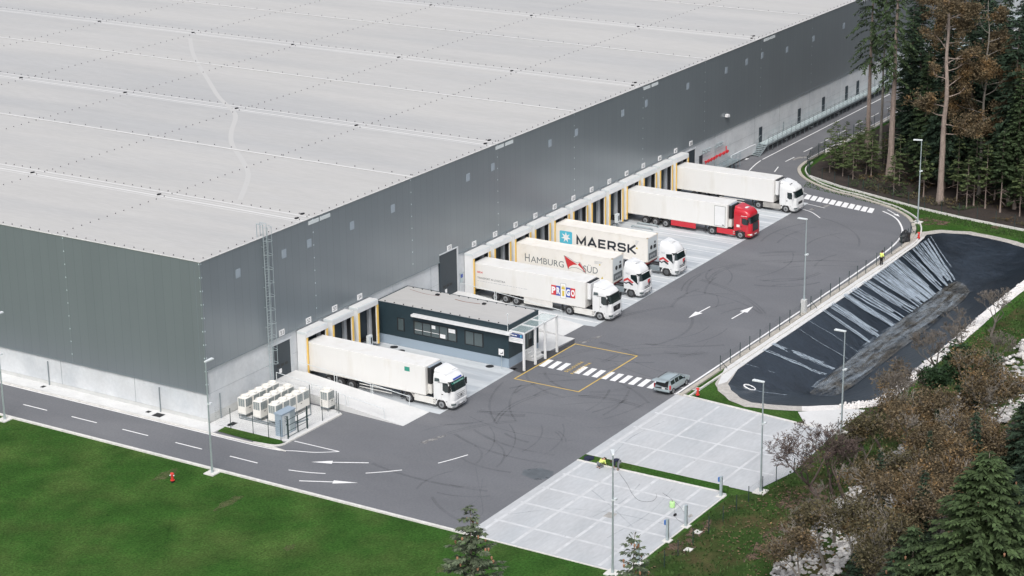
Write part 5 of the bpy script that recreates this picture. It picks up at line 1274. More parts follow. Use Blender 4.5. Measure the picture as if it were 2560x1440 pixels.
# wheel guides beside the red truck
for x, l in ((76.4, 'galvanised wheel guide tube on the apron, nearer the blue-star container'), (77.9, 'galvanised wheel guide tube on the apron, against the wheels of the red truck')):
    m = MB(); m.path([(x, -2.6, .05), (x, -2.8, .22), (x, -5.3, .22), (x - .25, -5.7, .20), (x - .25, -5.7, .0)], .09, 8); tag(m.build('wheel_guide', M['galv'], org=(x, -4, 0)), l, 'wheel guide', 'wheel guides')
# valves, pipes and landing by the far door
t = thing('valve_set', (104, -.3, 2.4), 'two clusters of bright red valves under grey pipes on the concrete wall', 'valves')
for a, b_, z in ((100.7, 103.2, 2.35), (103.9, 107.1, 2.4)):
    m = MB(); n = 7
    for q in range(n):
        x = a + (b_ - a) * q / (n - 1); zz = z; m.tube((x, -.10, zz), (x, -.40, zz), .07, n=8); m.tube((x, -.40, zz), (x, -.45, zz), .16, n=10)
        if q % 2 == 0: m.tube((x, -.3, zz - .3), (x, -.3, zz + .2), .06, n=8)
    m.tube((a, -.25, z), (b_, -.25, z), .05, n=8)
    if a > 103: m.tube((106.8, -.25, z), (106.8, -.25, z + .75), .08, n=8)
    m.build('red_valves', M['redpipe'], t)
m = MB()
for x in (100.3, 101, 101.8, 104.2, 105, 105.6): m.tube((x, -.05, 3.6), (x, -.35, 3.6), .11, n=8); m.tube((x, -.05, 3.95), (x + .3, -.3, 3.95), .08, n=6)
m.tube((99.9, -.12, 3.78), (105.8, -.12, 3.78), .03, n=5); m.tube((104.0, -.12, .3), (104.0, -.12, 3.8), .07, n=6); m.build('grey_pipes', M['galv'], t)
t = thing('landing', (105.5, -.8, 0), 'steel landing with pale blue railings under the red valves', 'platform')
m = MB(); m.box(102.6, 108.6, -1.5, -.02, .95, 1.05); m.build('deck', M['grating'], t)
m = MB()
for x in [102.6 + q * 1.2 for q in range(6)]: m.tube((x, -1.45, 0), (x, -1.45, 2.1), .03, n=5)
for z in (1.3, 1.6, 1.85, 2.1): m.tube((102.6, -1.45, z), (108.6, -1.45, z), .022, n=5)
m.build('railing', mat('railing_blue_grey', (.30, .40, .45), .4, metal=.3), t)
m = MB(); m.box(108.6, 116, -.25, -.02, .2, 1.4); m.build('kick_wall', M['wallc'], t)
t = thing('walkway', (150, -.8, 0), 'long raised steel walkway with railings along the far part of the hall', 'walkway')
m = MB(); m.box(117.6, 230, -1.35, -.06, 1.14, 1.2); m.build('deck', mat('walkway_deck', (.46, .54, .55), .6, var=.1, scale=4), t)
m = MB()
x = 117.6
while x < 230: m.tube((x, -1.33, 0), (x, -1.33, 2.25), .03, n=5); x += 1.5
for z in (1.3, 1.5, 1.75, 2.0, 2.25): m.tube((117.6, -1.33, z), (230, -1.33, z), .025, n=5)
m.box(117.6, 230, -1.36, -1.30, 1.0, 1.139); m.build('railing', M['galvd'], t)
m = MB()
x = 118.9
while x < 230:
    m.tube((x, -.10, 1.2), (x, -.10, 2.2), .02, n=4); x += 3
m.tube((117.6, -.10, 2.2), (230, -.10, 2.2), .02, n=4); m.build('wall_rail', M['galv'], t)
m = MB()
for q in range(7): m.box(114.7 + q * .42, 115.1 + q * .42, -1.35, -.12, .15 + q * .155, .19 + q * .155)
for y in (-1.37, -.10):
    m.prism([(114.6, 0), (115.0, 0), (117.6, 1.15), (117.6, 1.3), (117.2, 1.25)], 'y', y, y + .04); m.tube((114.6, y, 1.0), (117.6, y, 2.25), .03, n=5); m.tube((114.6, y, 0), (114.6, y, 1.0), .03, n=5)
m.build('stairs', M['galv'], t)
# ------------------------------------------------------------ people
def skinned(name, joints, edges, radii, m, parent, sub=1):
    me = bpy.data.meshes.new(name); names = list(joints); idx = {n: i for i, n in enumerate(names)}
    base = Vector(WLOC[parent]); me.from_pydata([tuple(Vector(joints[n]) - base) for n in names], [(idx[a], idx[b]) for a, b in edges], [])
    me.materials.append(m); ob = bpy.data.objects.new(name, me); C.objects.link(ob); ob.parent = parent; WLOC[ob] = WLOC[parent]
    sk = ob.modifiers.new('skin', 'SKIN'); sk.use_smooth_shade = True
    lay = me.skin_vertices[0].data
    for n in names:
        r = radii[n] if n in radii else radii['*']; lay[idx[n]].radius = (r, r)
    lay[0].use_root = True
    s = ob.modifiers.new('sub', 'SUBSURF'); s.levels = sub; s.render_levels = sub
    return ob
def person(loc, face, J, label, top, legs, hair, head_dir, vest=None, sleeves=True):
    """J: joints in the person's own frame (x forward, y left, z up)"""
    t = thing('person', loc, label, 'person', 'people at work')
    c, s = math.cos(face), math.sin(face)
    def Wd(p): return (loc[0] + p[0] * c - p[1] * s, loc[1] + p[0] * s + p[1] * c, loc[2] + p[2])
    JW = {k: Wd(v) for k, v in J.items()}
    E = [('pelvis', 'waist'), ('waist', 'chest'), ('chest', 'neck'), ('neck', 'head'), ('head', 'crown')]
    for q in 'LR': E += [('pelvis', 'hip' + q), ('hip' + q, 'knee' + q), ('knee' + q, 'ankle' + q), ('ankle' + q, 'toe' + q), ('chest', 'sh' + q), ('sh' + q, 'el' + q), ('el' + q, 'wr' + q), ('wr' + q, 'palm' + q)]
    Rr = {'pelvis': .14, 'waist': .13, 'chest': .15, 'neck': .055, 'head': .095, 'crown': .075}
    for q in 'LR': Rr.update({'hip' + q: .09, 'knee' + q: .058, 'ankle' + q: .04, 'toe' + q: .035, 'sh' + q: .06, 'el' + q: .042, 'wr' + q: .03, 'palm' + q: .035})
    full = dict(JW)
    for q in 'LR':
        w = Vector(JW['wr' + q]); p = Vector(JW['palm' + q]); d = (p - w).normalized(); sd_ = d.orthogonal().normalized(); nn = d.cross(sd_)
        for k in range(5):
            if k == 4: a = p + sd_ * .04 - d * .02; b = a + (d * .6 + sd_).normalized() * .05
            else: a = p + sd_ * (.03 - .02 * k) + d * .035; b = a + (d * .9 + nn * .35) * (.065 + .012 * (1.5 - abs(k - 1.5)))
            full['f%s%da' % (q, k)] = tuple(a); full['f%s%db' % (q, k)] = tuple(b); E += [('palm' + q, 'f%s%da' % (q, k)), ('f%s%da' % (q, k), 'f%s%db' % (q, k))]
            Rr['f%s%da' % (q, k)] = .010; Rr['f%s%db' % (q, k)] = .008
    skinned('body', full, E, Rr, M['skin'], t, 2)
    # trousers, shoes, jacket
    L = {k: JW[k] for k in ('pelvis', 'hipL', 'hipR', 'kneeL', 'kneeR', 'ankleL', 'ankleR')}
    skinned('trousers', L, [('pelvis', 'hipL'), ('pelvis', 'hipR'), ('hipL', 'kneeL'), ('hipR', 'kneeR'), ('kneeL', 'ankleL'), ('kneeR', 'ankleR')], {'pelvis': .165, 'hipL': .112, 'hipR': .112, 'kneeL': .082, 'kneeR': .082, 'ankleL': .07, 'ankleR': .07}, M[legs], t, 2)
    A = {k: JW[k] for k in ('pelvis', 'waist', 'chest', 'shL', 'shR', 'elL', 'elR', 'wrL', 'wrR')}
    A['pelvis'] = tuple(Vector(JW['pelvis']).lerp(Vector(JW['waist']), .2))
    skinned('jacket', A, [('pelvis', 'waist'), ('waist', 'chest'), ('chest', 'shL'), ('chest', 'shR'), ('shL', 'elL'), ('shR', 'elR'), ('elL', 'wrL'), ('elR', 'wrR')], {'pelvis': .175, 'waist': .165, 'chest': .175, 'shL': .088, 'shR': .088, 'elL': .065, 'elR': .065, 'wrL': .05, 'wrR': .05}, M[top], t, 2)
    for q in 'LR':
        skinned('shoe', {'a': JW['ankle' + q], 'h': tuple(Vector(JW['ankle' + q]) + Vector((0, 0, -.05))), 't': JW['toe' + q]}, [('a', 'h'), ('h', 't')], {'a': .05, 'h': .052, 't': .046}, M['blackcloth'], t)
    h = Vector(JW['head']); k = Vector(JW['crown']); d = (k - h).normalized(); fd = Vector((Wd(head_dir)[0] - loc[0], Wd(head_dir)[1] - loc[1], head_dir[2])).normalized()
    skinned('hair', {'a': tuple(h + d * .05 - fd * .03), 'b': tuple(k + d * .02 - fd * .01), 'c': tuple(h - fd * .06)}, [('a', 'b'), ('a', 'c')], {'a': .095, 'b': .075, 'c': .075}, M[hair], t, 2)
    # face: eyes, nose, mouth
    mid = h + d * .03; lat = d.cross(fd).normalized(); m = MB()
    for e_ in (-1, 1): p = mid + fd * .092 + lat * .034 * e_; m.cbox(p, (.022, .022, .014))
    m.build('eyes', M['dark'], t); m = MB(); p = mid + fd * .10 - d * .03; m.cbox(p, (.03, .03, .04)); m.build('nose', M['skin'], t); m = MB(); p = mid + fd * .09 - d * .075; m.cbox(p, (.045, .045, .012)); m.build('mouth', M['redlogo'], t)
    return t
# standing, head bowed over what the hands hold
std = {'pelvis': (0, 0, .95), 'waist': (.0, 0, 1.12), 'chest': (.03, 0, 1.34), 'neck': (.07, 0, 1.50), 'head': (.13, 0, 1.60), 'crown': (.17, 0, 1.70), 'hipL': (0, .10, .90), 'kneeL': (.03, .11, .50), 'ankleL': (0, .11, .09), 'toeL': (.16, .12, .045), 'hipR': (0, -.10, .90), 'kneeR': (.05, -.11, .50), 'ankleR': (.06, -.12, .09), 'toeR': (.22, -.14, .045),
       'shL': (.02, .19, 1.42), 'elL': (.06, .25, 1.14), 'wrL': (.28, .12, 1.12), 'palmL': (.35, .08, 1.13), 'shR': (.02, -.19, 1.42), 'elR': (.06, -.25, 1.14), 'wrR': (.28, -.12, 1.12), 'palmR': (.35, -.08, 1.13)}
person((76.8, -34.95, .01), -.35, std, 'person in a yellow hi-vis jacket standing by the pond fence looking down at their hands', 'hivis', 'blackcloth', 'hair', (.8, 0, -.6))
# bent double, hands near the ground
bend = {'pelvis': (-.12, 0, .86), 'waist': (.06, 0, .98), 'chest': (.32, 0, .98), 'neck': (.48, 0, .92), 'head': (.60, 0, .86), 'crown': (.70, 0, .80), 'hipL': (-.10, .10, .84), 'kneeL': (.02, .12, .47), 'ankleL': (-.04, .12, .09), 'toeL': (.13, .13, .045), 'hipR': (-.10, -.10, .84), 'kneeR': (.0, -.12, .47), 'ankleR': (-.1, -.12, .09), 'toeR': (.07, -.13, .045),
        'shL': (.36, .19, .95), 'elL': (.36, .20, .66), 'wrL': (.36, .10, .42), 'palmL': (.37, .07, .34), 'shR': (.36, -.19, .95), 'elR': (.36, -.20, .66), 'wrR': (.36, -.10, .42), 'palmR': (.37, -.07, .34)}
person((9.75, -38.15, .01), 2.45, bend, 'person in navy top and grey trousers bending over at the green strip', 'navycloth', 'greycloth', 'hair', (.5, 0, -.8))
kneel = {'pelvis': (-.22, 0, .38), 'waist': (-.05, 0, .52), 'chest': (.18, 0, .62), 'neck': (.34, 0, .66), 'head': (.46, 0, .66), 'crown': (.55, 0, .62), 'hipL': (-.20, .10, .36), 'kneeL': (.14, .14, .09), 'ankleL': (-.30, .13, .07), 'toeL': (-.44, .13, .05), 'hipR': (-.20, -.10, .36), 'kneeR': (.14, -.14, .09), 'ankleR': (-.30, -.13, .07), 'toeR': (-.44, -.13, .05),
         'shL': (.22, .19, .60), 'elL': (.32, .22, .34), 'wrL': (.48, .12, .17), 'palmL': (.55, .10, .12), 'shR': (.22, -.19, .60), 'elR': (.32, -.22, .34), 'wrR': (.48, -.12, .17), 'palmR': (.55, -.10, .12)}
person((9.6, -36.55, .01), -.25, kneel, 'person in a bright yellow hi-vis jacket kneeling at the end of the green strip', 'hivis', 'greycloth', 'hair', (.6, 0, -.6))
def lump(name, c, dims, m, label, cat, seed, n=3):
    bm = bmesh.new(); bmesh.ops.create_icosphere(bm, subdivisions=n, radius=1)
    for v in bm.verts:
        k = 1 + .28 * noise.noise(v.co * 1.8 + Vector((seed, 0, 0))) + .12 * noise.noise(v.co * 4 + Vector((0, seed, 0)))
        v.co = Vector((v.co.x * dims[0] * k, v.co.y * dims[1] * k, max(0.0, (v.co.z + .55) * dims[2] * k)))
    me = bpy.data.meshes.new(name); bm.to_mesh(me); bm.free(); me.materials.append(m); o = bpy.data.objects.new(name, me); C.objects.link(o); o.location = c
    return tag(o, label, cat)
lump('refuse_bag', (86.9, -33.75, .0), (1.0, .55, .85), M['blackp'], 'big black plastic bag slumped over the fence at the far end of the pond', 'bag', 3)
lump('jacket', (10.55, -34.75, .01), (.55, .42, .18), M['navycloth'], 'dark blue jacket dropped on the green strip beside the kneeling person', 'jacket', 8)
lump('tool_bag', (3.7, -47.0, .01), (.22, .12, .12), M['blackcloth'], 'dark tool lying on the slab between the canister and the grey post', 'tool', 5, 2)
lump('rag', (4.25, -48.15, .01), (.30, .16, .07), M['dirt'], 'dark rag at the edge of the slab past the green canister', 'rag', 6, 2)
t = thing('canister', (5.1, -46.0, 0), 'light green canister standing on the near slab', 'canister')
m = MB(); m.lathe([(.20, .01), (.24, .05), (.24, .46), (.18, .54)], (5.1, -46.0, 0), 14); m.build('body', M['can'], t)
m = MB(); m.lathe([(.06, .54), (.07, .62)], (5.1, -46.0, 0), 8); m.build('cap', M['dirt'], t)
def cable(pts, r, label):
    P = smooth_line(pts, 6); m = MB(); m.path([(x, y, .025) for x, y in P], r, 4); tag(m.build('cable', M['blackp'], org=(pts[0][0], pts[0][1], 0)), label, 'cable', 'cables on the slabs')
cable([(9.2, -38.6), (7.5, -40.3), (6.0, -41.6), (4.9, -42.9), (5.2, -43.9), (6.2, -43.9), (7, -43.4)], .009, 'thin dark cable snaking over the near slab from the bending person'); cable([(7.3, -43.9), (6.5, -45.2), (5.3, -46.7), (4.3, -47.6)], .009, 'thin dark cable end curving towards the slab edge past the canister'); cable([(5.2, -46.1), (4.2, -46.7), (3.2, -47.4), (2.6, -48.4)], .009, 'thin cable from the green canister to the grey post')
t = thing('white_ring', (35.8, -38.3, -.75), 'white ring lying on the black pond liner', 'ring')
m = MB(); P = [(35.8 + .55 * math.cos(a), -38.3 + .55 * math.sin(a), -.78 - .17 * .55 * math.cos(a) + .33 * .55 * math.sin(a)) for a in [q * math.pi / 10 for q in range(21)]]
zc = None
m.path(P, .085, 8); ring_o = m.build('ring', M['white_paint'], t)
# ------------------------------------------------------------ trees
def build_raw(name, vs, fs, mats, parent, mi=None):
    me = bpy.data.meshes.new(name); me.from_pydata(vs, [], fs)
    for m in (mats if isinstance(mats, (list, tuple)) else [mats]): me.materials.append(m)
    if mi: me.polygons.foreach_set('material_index', mi)
    me.update(); o = bpy.data.objects.new(name, me); C.objects.link(o); o.parent = parent; WLOC[o] = (0, 0, 0); return o
CONE = None
def conifer(label, H, R, z0, seed, needle='needle', bark='bark', step=.42, nb=7, tr=.0, twig=.42, droop=.35, cones=0, group=None, lean=0.0, power=.8, dead=0, name='spruce_tree', loc=(0, 0, 0), gap=.06):
    """conifer of height H, crown radius R above z0"""
    r = random.Random(seed); t = thing(name, loc, label, 'tree', group); WLOC[t] = (0, 0, 0)
    tr = tr or H * .011
    tm = MB(); n = 10; prev = None
    for k in range(n):
        z = H * k / n; z2 = H * (k + 1) / n; off = lambda q: (lean * q + .12 * noise.noise((q * .2, seed, 0)), .12 * noise.noise((q * .2, 0, seed)))
        a = off(z); b = off(z2); fl = 1.5 if k == 0 else 1
        tm.tube((a[0], a[1], z - (.3 if k == 0 else 0)), (b[0], b[1], z2), tr * fl * (1 - k / n * .92), tr * (1 - (k + 1) / n * .92), 8, cap=False)
    for q in range(dead):
        z = r.uniform(H * .12, z0); a = r.uniform(0, 6.28); L = r.uniform(.5, 1.9)
        tm.tube((lean * z, 0, z), (lean * z + L * math.cos(a), L * math.sin(a), z - .25 * L), .025, .008, 3, cap=False)
    vs = []; fs = []; cv = []; cf = []
    z = z0
    while z < H - .1:
        f = (H - z) / (H - z0); Rz = R * (f ** power) * (1 if f < .92 else .75) + .10
        nn = max(4, int(nb * (.55 + .6 * f)))
        a0 = r.uniform(0, 6.28)
        for b in range(nn):
            if r.random() < gap: continue
            a = a0 + 6.283 * b / nn + r.uniform(-.3, .3); L = Rz * r.uniform(.68, 1.12); zz = z + r.uniform(-.5, .5) * step
            ca, sa = math.cos(a), math.sin(a); px = lean * zz
            k = max(2, int(L / (twig * .5)))
            for i in range(k):
                q = (i + .6) / k; rr = L * q
                sag = -droop * L * q * q * .55 + (.30 * L * q * (1 - f) * .9) + .12 * L * max(0, q - .7)
                cx, cy, cz = px + ca * rr, sa * rr, zz + sag
                wd = twig * (.55 + .55 * (1 - abs(q - .55))) * r.uniform(.75, 1.25)
                for sd in (-1, 1, 0):
                    if sd == 0 and i < k - 2 and r.random() < .5: continue
                    ang = a + sd * r.uniform(.55, 1.05); dx, dy = math.cos(ang), math.sin(ang); dz = -r.uniform(.05, .5) * droop * 1.6 + (.1 if sd == 0 else 0)
                    l = wd * r.uniform(.9, 1.4); w = wd * r.uniform(.22, .34); nx, ny = -dy, dx
                    o = len(vs); tilt = r.uniform(-.5, .5) * w
                    vs += [(cx, cy, cz), (cx + dx * l * .55 + nx * w, cy + dy * l * .55 + ny * w, cz + dz * l * .5 + tilt), (cx + dx * l, cy + dy * l, cz + dz * l - .04), (cx + dx * l * .55 - nx * w, cy + dy * l * .55 - ny * w, cz + dz * l * .5 - tilt)]
                    fs.append((o, o + 1, o + 2, o + 3))
                if r.random() < .45:      # hanging shoot
                    o = len(vs); h = wd * r.uniform(.4, .9) * (.5 + droop); w = wd * .16
                    vs += [(cx - sa * w, cy + ca * w, cz), (cx + sa * w, cy - ca * w, cz), (cx + ca * .05, cy + sa * .05, cz - h)]; fs.append((o, o + 1, o + 2))
            if i and zz < H - 1 and r.random() < .5:
                tm.tube((px, 0, zz), (px + ca * L * .7, sa * L * .7, zz - droop * L * .2), .03, .01, 3, cap=False)
        z += step * r.uniform(.8, 1.2) * (.55 + .45 * f)
    # leader
    for q in range(14):
        a = r.uniform(0, 6.28); zz = H - .05 * q; o = len(vs); l = .12 + .03 * q; w = .035
        vs += [(lean * zz, 0, zz), (lean * zz + math.cos(a) * l - math.sin(a) * w, math.sin(a) * l + math.cos(a) * w, zz + l * .7), (lean * zz + math.cos(a) * l + math.sin(a) * w, math.sin(a) * l - math.cos(a) * w, zz + l * .7)]; fs.append((o, o + 1, o + 2))
    build_raw('trunk', [tuple(v) for v in tm.v], tm.f, M[bark], t)
    cr = build_raw('crown', vs, fs, M[needle], t)
    if cones:
        for q in range(cones):
            f = r.uniform(.25, .9) if q % 3 else r.uniform(.05, .3); zz = H - (H - z0) * f * .7; a = r.uniform(0, 6.28); rr = R * ((H - zz) / (H - z0)) ** power * .88
            if CONE is None:
                m = MB(); m.lathe([(.03, -.26), (.075, -.14), (.07, -.03), (.03, .0)], (0, 0, 0), 6); c = build_raw('cone', [tuple(v) for v in m.v], m.f, M['cone'], t); globals()['CONE'] = c
            else: c = CONE.copy(); C.objects.link(c); c.parent = t
            c.location = (lean * zz + rr * math.cos(a), rr * math.sin(a), zz - .1)
    return t
def broadleaf(label, H, spread, seed, leaves=9000, leaf='oakleaf', bark='bark_grey', lsize=.16, trunk_r=.22, fork=.35, levels=5, name='oak_tree', group=None, lean=(0, 0), loc=(0, 0, 0), up=.35, twigs=1.0, dens=1.0):
    r = random.Random(seed); t = thing(name, loc, label, 'tree', group); WLOC[t] = (0, 0, 0)
    tm = MB(); tips = []
    def grow(p, d, L, rad_, lev):
        p = Vector(p); d = Vector(d).normalized(); seg = 3 if lev < 3 else 2
        for s in range(seg):
            d2 = (d + Vector((r.uniform(-.25, .25), r.uniform(-.25, .25), r.uniform(-.12, .22)))).normalized()
            q = p + d2 * (L / seg); r2 = rad_ * (1 - .28 / seg * 1.2)
            rad_ = max(rad_, .016); r2 = max(r2, .015); tm.tube(p, q, rad_, r2, 7 if lev < 2 else (5 if lev < 3 else 3), cap=False)
            if lev >= 2 and s > 0 and lev < levels:
                dd = (d2 + Vector((r.uniform(-1, 1), r.uniform(-1, 1), r.uniform(-.3, .7)))).normalized(); grow(q, dd, L * r.uniform(.45, .7), r2 * .5, lev + 1)
            p, d, rad_ = q, d2, r2
            if lev >= levels - 2: tips.append((p.copy(), lev))
        if lev < levels:
            k = 2 if lev else r.choice((3, 4))
            if lev >= levels - 1: k = max(2, int(2 * twigs + .5))
            for c in range(k):
                a = r.uniform(0, 6.28); sp = r.uniform(.45, 1.0) * spread
                dd = (d * .8 + Vector((math.cos(a) * sp, math.sin(a) * sp, up * r.uniform(-.2, 1)))).normalized()
                grow(p, dd, L * r.uniform(.58, .82), rad_ * r.uniform(.5, .7), lev + 1)
    grow((0, 0, -.2), (lean[0], lean[1], 1), H * fork, trunk_r, 0)
    build_raw('trunk', [tuple(v) for v in tm.v], tm.f, M[bark], t)
    if leaves:
        vs = []; fs = []
        # clumps: each tip keeps or drops its leaves, as in late autumn
        keep = [tp for tp in tips if noise.noise(tp[0] * .55 + Vector((seed * 3.1, 0, 0))) > -.18 + (1 - dens) * .35]
        for q in range(leaves):
            c, lev = keep[r.randrange(len(keep))] if keep else tips[0]
            p = c + Vector((r.gauss(0, .40), r.gauss(0, .40), r.gauss(0, .34)))
            a = Vector((r.uniform(-1, 1), r.uniform(-1, 1), r.uniform(-.6, .6))).normalized(); b = a.orthogonal().normalized()
            b = (b * math.cos(1) + a.cross(b) * math.sin(r.uniform(0, 6.28))).normalized(); s = lsize * r.uniform(.6, 1.3)
            o = len(vs); vs += [tuple(p - a * s), tuple(p + b * s * .6), tuple(p + a * s), tuple(p - b * s * .6)]; fs.append((o, o + 1, o + 2, o + 3))
        build_raw('crown', vs, fs, M[leaf], t)
    return t
def tall_oak(label, H, seed, group, loc, zlow, reach, leaves, side=0.0, leaf='oakleaf', bark='bark', tr=.42, lsize=.12):
    """straight-stemmed forest oak: one tall trunk with side limbs, brown leaves hanging on the outer twigs"""
    r = random.Random(seed); t = thing('oak_tree', loc, label, 'tree', group); WLOC[t] = (0, 0, 0); tm = MB(); tips = []
    n = 14; P = [(.35 * noise.noise((k * .4, seed, 0)) * k / 6, .35 * noise.noise((0, seed, k * .4)) * k / 6, H * k / n) for k in range(n + 1)]; P[0] = (0, 0, -.3)
    for k in range(n): tm.tube(P[k], P[k + 1], tr * (1 - .85 * k / n) * (1.35 if k == 0 else 1), tr * (1 - .85 * (k + 1) / n), 9, cap=False)
    def limb(p, d, L, rad_, lev):
        p = Vector(p); d = Vector(d)
        for s_ in range(4):
            d = (d + Vector((r.uniform(-.35, .35), r.uniform(-.35, .35), r.uniform(-.18, .28)))).normalized(); q = p + d * L / 4
            tm.tube(p, q, rad_, rad_ * .75, 5 if lev == 0 else 3, cap=False); rad_ *= .75; p = q
            if lev > 0 or s_ > 1: tips.append(p.copy())
            if lev < 2 and s_ > 0:
                for c in range(2): limb(p, (d + Vector((r.uniform(-1, 1), r.uniform(-1, 1), r.uniform(-.5, .6)))), L * r.uniform(.35, .55), rad_ * .6, lev + 1)
    z = zlow
    while z < H - 1:
        a = r.uniform(0, 6.28) if r.random() > side else r.gauss(-1.0, .7)
        k = min(n - 1, int(z / H * n)); base = Vector(P[k]).lerp(Vector(P[k + 1]), z / H * n - k)
        limb(base, (math.cos(a), math.sin(a), r.uniform(-.05, .6)), reach * r.uniform(.6, 1.1) * (1 - .4 * z / H), .05 + .05 * (1 - z / H), 0); z += r.uniform(.5, 1.3)
    build_raw('trunk', [tuple(v) for v in tm.v], tm.f, M[bark], t)
    vs = []; fs = []; keep = [p for p in tips if noise.noise(p * .45 + Vector((seed * 1.7, 0, 0))) > -.12] or tips
    for q in range(leaves):
        p = keep[r.randrange(len(keep))] + Vector((r.gauss(0, .26), r.gauss(0, .26), r.gauss(-.05, .24))); a = Vector((r.uniform(-1, 1), r.uniform(-1, 1), r.uniform(-.7, .7))).normalized(); b = a.orthogonal().normalized(); b = (b * math.cos(q) + a.cross(b) * math.sin(q)); s_ = lsize * r.uniform(.6, 1.4); o = len(vs)
        vs += [tuple(p - a * s_), tuple(p + b * s_ * .6), tuple(p + a * s_), tuple(p - b * s_ * .6)]; fs.append((o, o + 1, o + 2, o + 3))
    build_raw('crown', vs, fs, M[leaf], t); return t
# --- forest at the top right: tall bare-stemmed trees standing in front
G_F = 'trees of the forest beyond the fence'
conifer('tall bare-stemmed spruce nearest to the far road, its drooping crown over the dark cladding', 30, 3.4, 13.0, 21, tr=.36, dead=34, droop=1.25, twig=.40, step=1.0, nb=5, power=.5, group=G_F, loc=(123.4, -13.5, 0))
conifer('tall bare-stemmed spruce, second thick pale trunk from the far road', 33, 3.3, 13.5, 22, tr=.46, dead=40, droop=1.25, twig=.40, step=1.0, nb=5, power=.5, group=G_F, loc=(114.1, -20.7, 0))
conifer('slim dark-stemmed spruce between the two thick pale trunks by the far road', 25, 2.2, 13, 23, tr=.24, dead=30, droop=1.1, twig=.38, step=1.0, nb=4, power=.5, group=G_F, loc=(122.2, -15.9, 0), bark='bark_grey')
tall_oak('tall oak with brown leaves and a straight pale trunk behind the grass-verge lamp', 31, 24, G_F, (104.8, -31.2, 0), 9, 4.4, 26000, side=.6)
tall_oak('brown-leaved oak deeper in the forest, right behind the tall straight oak', 25, 25, G_F, (110.5, -34.2, 0), 6, 4.6, 24000, tr=.25, bark='bark_grey')
tall_oak('orange-leaved oak at the top edge of the picture between the spruces', 27, 26, G_F, (119, -25.5, 0), 15, 3.6, 9000, tr=.24, bark='bark_grey')
tall_oak('brown oak at the right edge of the picture before the dark spruces', 21, 27, G_F, (107, -43.5, 0), 8, 3.0, 7000, tr=.28, bark='bark_grey')
tall_oak('thin dry-leaved oak with a slanting stem left of the right picture edge', 19, 28, G_F, (110, -39.5, 0), 7, 3.0, 3500, tr=.18, bark='bark_grey')
# darker mass of spruces behind: four kinds of crown, copied
P1 = conifer('dark spruce in the mass of the forest behind the tall trunks', 27, 3.8, 3.5, 31, needle='needle_d', step=.6, nb=8, twig=.46, droop=.6, group='dark spruces deep in the forest', loc=(132, -26, 0))
P2 = conifer('dark spruce in the mass of the forest behind the tall trunks', 22, 3.3, 2.2, 32, needle='needle_d', step=.55, nb=8, twig=.44, droop=.6, group='dark spruces deep in the forest', loc=(118, -36, 0))
P3 = conifer('dark spruce in the mass of the forest behind the tall trunks', 17, 2.8, 1.5, 33, needle='needle', step=.5, nb=8, twig=.42, droop=.5, group='dark spruces deep in the forest', loc=(126, -33, 0))
R = random.Random(77); spots = [(132, -26), (118, -36), (126, -33)]
fx = [(143, -22), (150, -27), (139, -32), (131, -40), (124, -44), (116, -47), (110, -52), (107, -58), (121, -53), (136, -48), (146, -37), (156, -33), (165, -24), (160, -42), (148, -47), (130, -57), (116, -63), (140, -60), (172, -34), (176, -46), (158, -56), (104, -66), (125, -70), (150, -70), (185, -30), (190, -45), (170, -60), (136, -19.5), (152, -17.5), (168, -16), (184, -17), (112, -41.5), (113.5, -57), (129, -49), (140, -40), (137, -36), (116, -30.5), (112.5, -44.5), (109.5, -48), (121, -31), (126.5, -22), (131, -19), (107.5, -51.5), (128, -29.5), (114.5, -39), (104.5, -50), (102.5, -56), (100.5, -60), (118.5, -41.5), (110.5, -30), (113, -26), (117, -22.5), (122, -20), (127, -17.5), (134, -16), (109, -38), (107.2, -40.5), (106.8, -46.8), (105.5, -53.5)]
for i, (x, y) in enumerate(fx):
    dup((P1, P2, P3)[i % 3], (x + R.uniform(-1, 1), y + R.uniform(-1, 1), 0), rotz=R.uniform(0, 6.28), scale=R.uniform(.85, 1.15))
# young conifers on thin stems just behind the fence
Y1 = conifer('x', 8.2, 1.4, 3.4, 41, needle='needle_y', gap=.25, step=.46, nb=6, twig=.40, droop=.3, tr=.085, dead=10, group='young conifers just behind the forest fence', loc=(106.4, -32.8, 0), name='young_spruce')
Y2 = conifer('x', 5.9, 1.4, 1.7, 42, needle='needle_y', gap=.32, step=.42, nb=6, twig=.36, droop=.25, tr=.07, dead=4, group='young conifers just behind the forest fence', loc=(112, -13, 0), name='young_spruce')
Y3 = conifer('x', 10.5, 1.7, 4.4, 43, needle='needle', step=.44, nb=6, twig=.42, droop=.35, tr=.10, dead=14, group='young conifers just behind the forest fence', loc=(104.6, -39.1, 0), name='young_spruce')
Y1['label'] = 'slim young spruce right of the lamp on the grass, first behind the fence'
Y2['label'] = 'low bushy young spruce behind the screen fence at the bend'
Y3['label'] = 'taller thin-stemmed spruce near the right edge, just behind the fence'
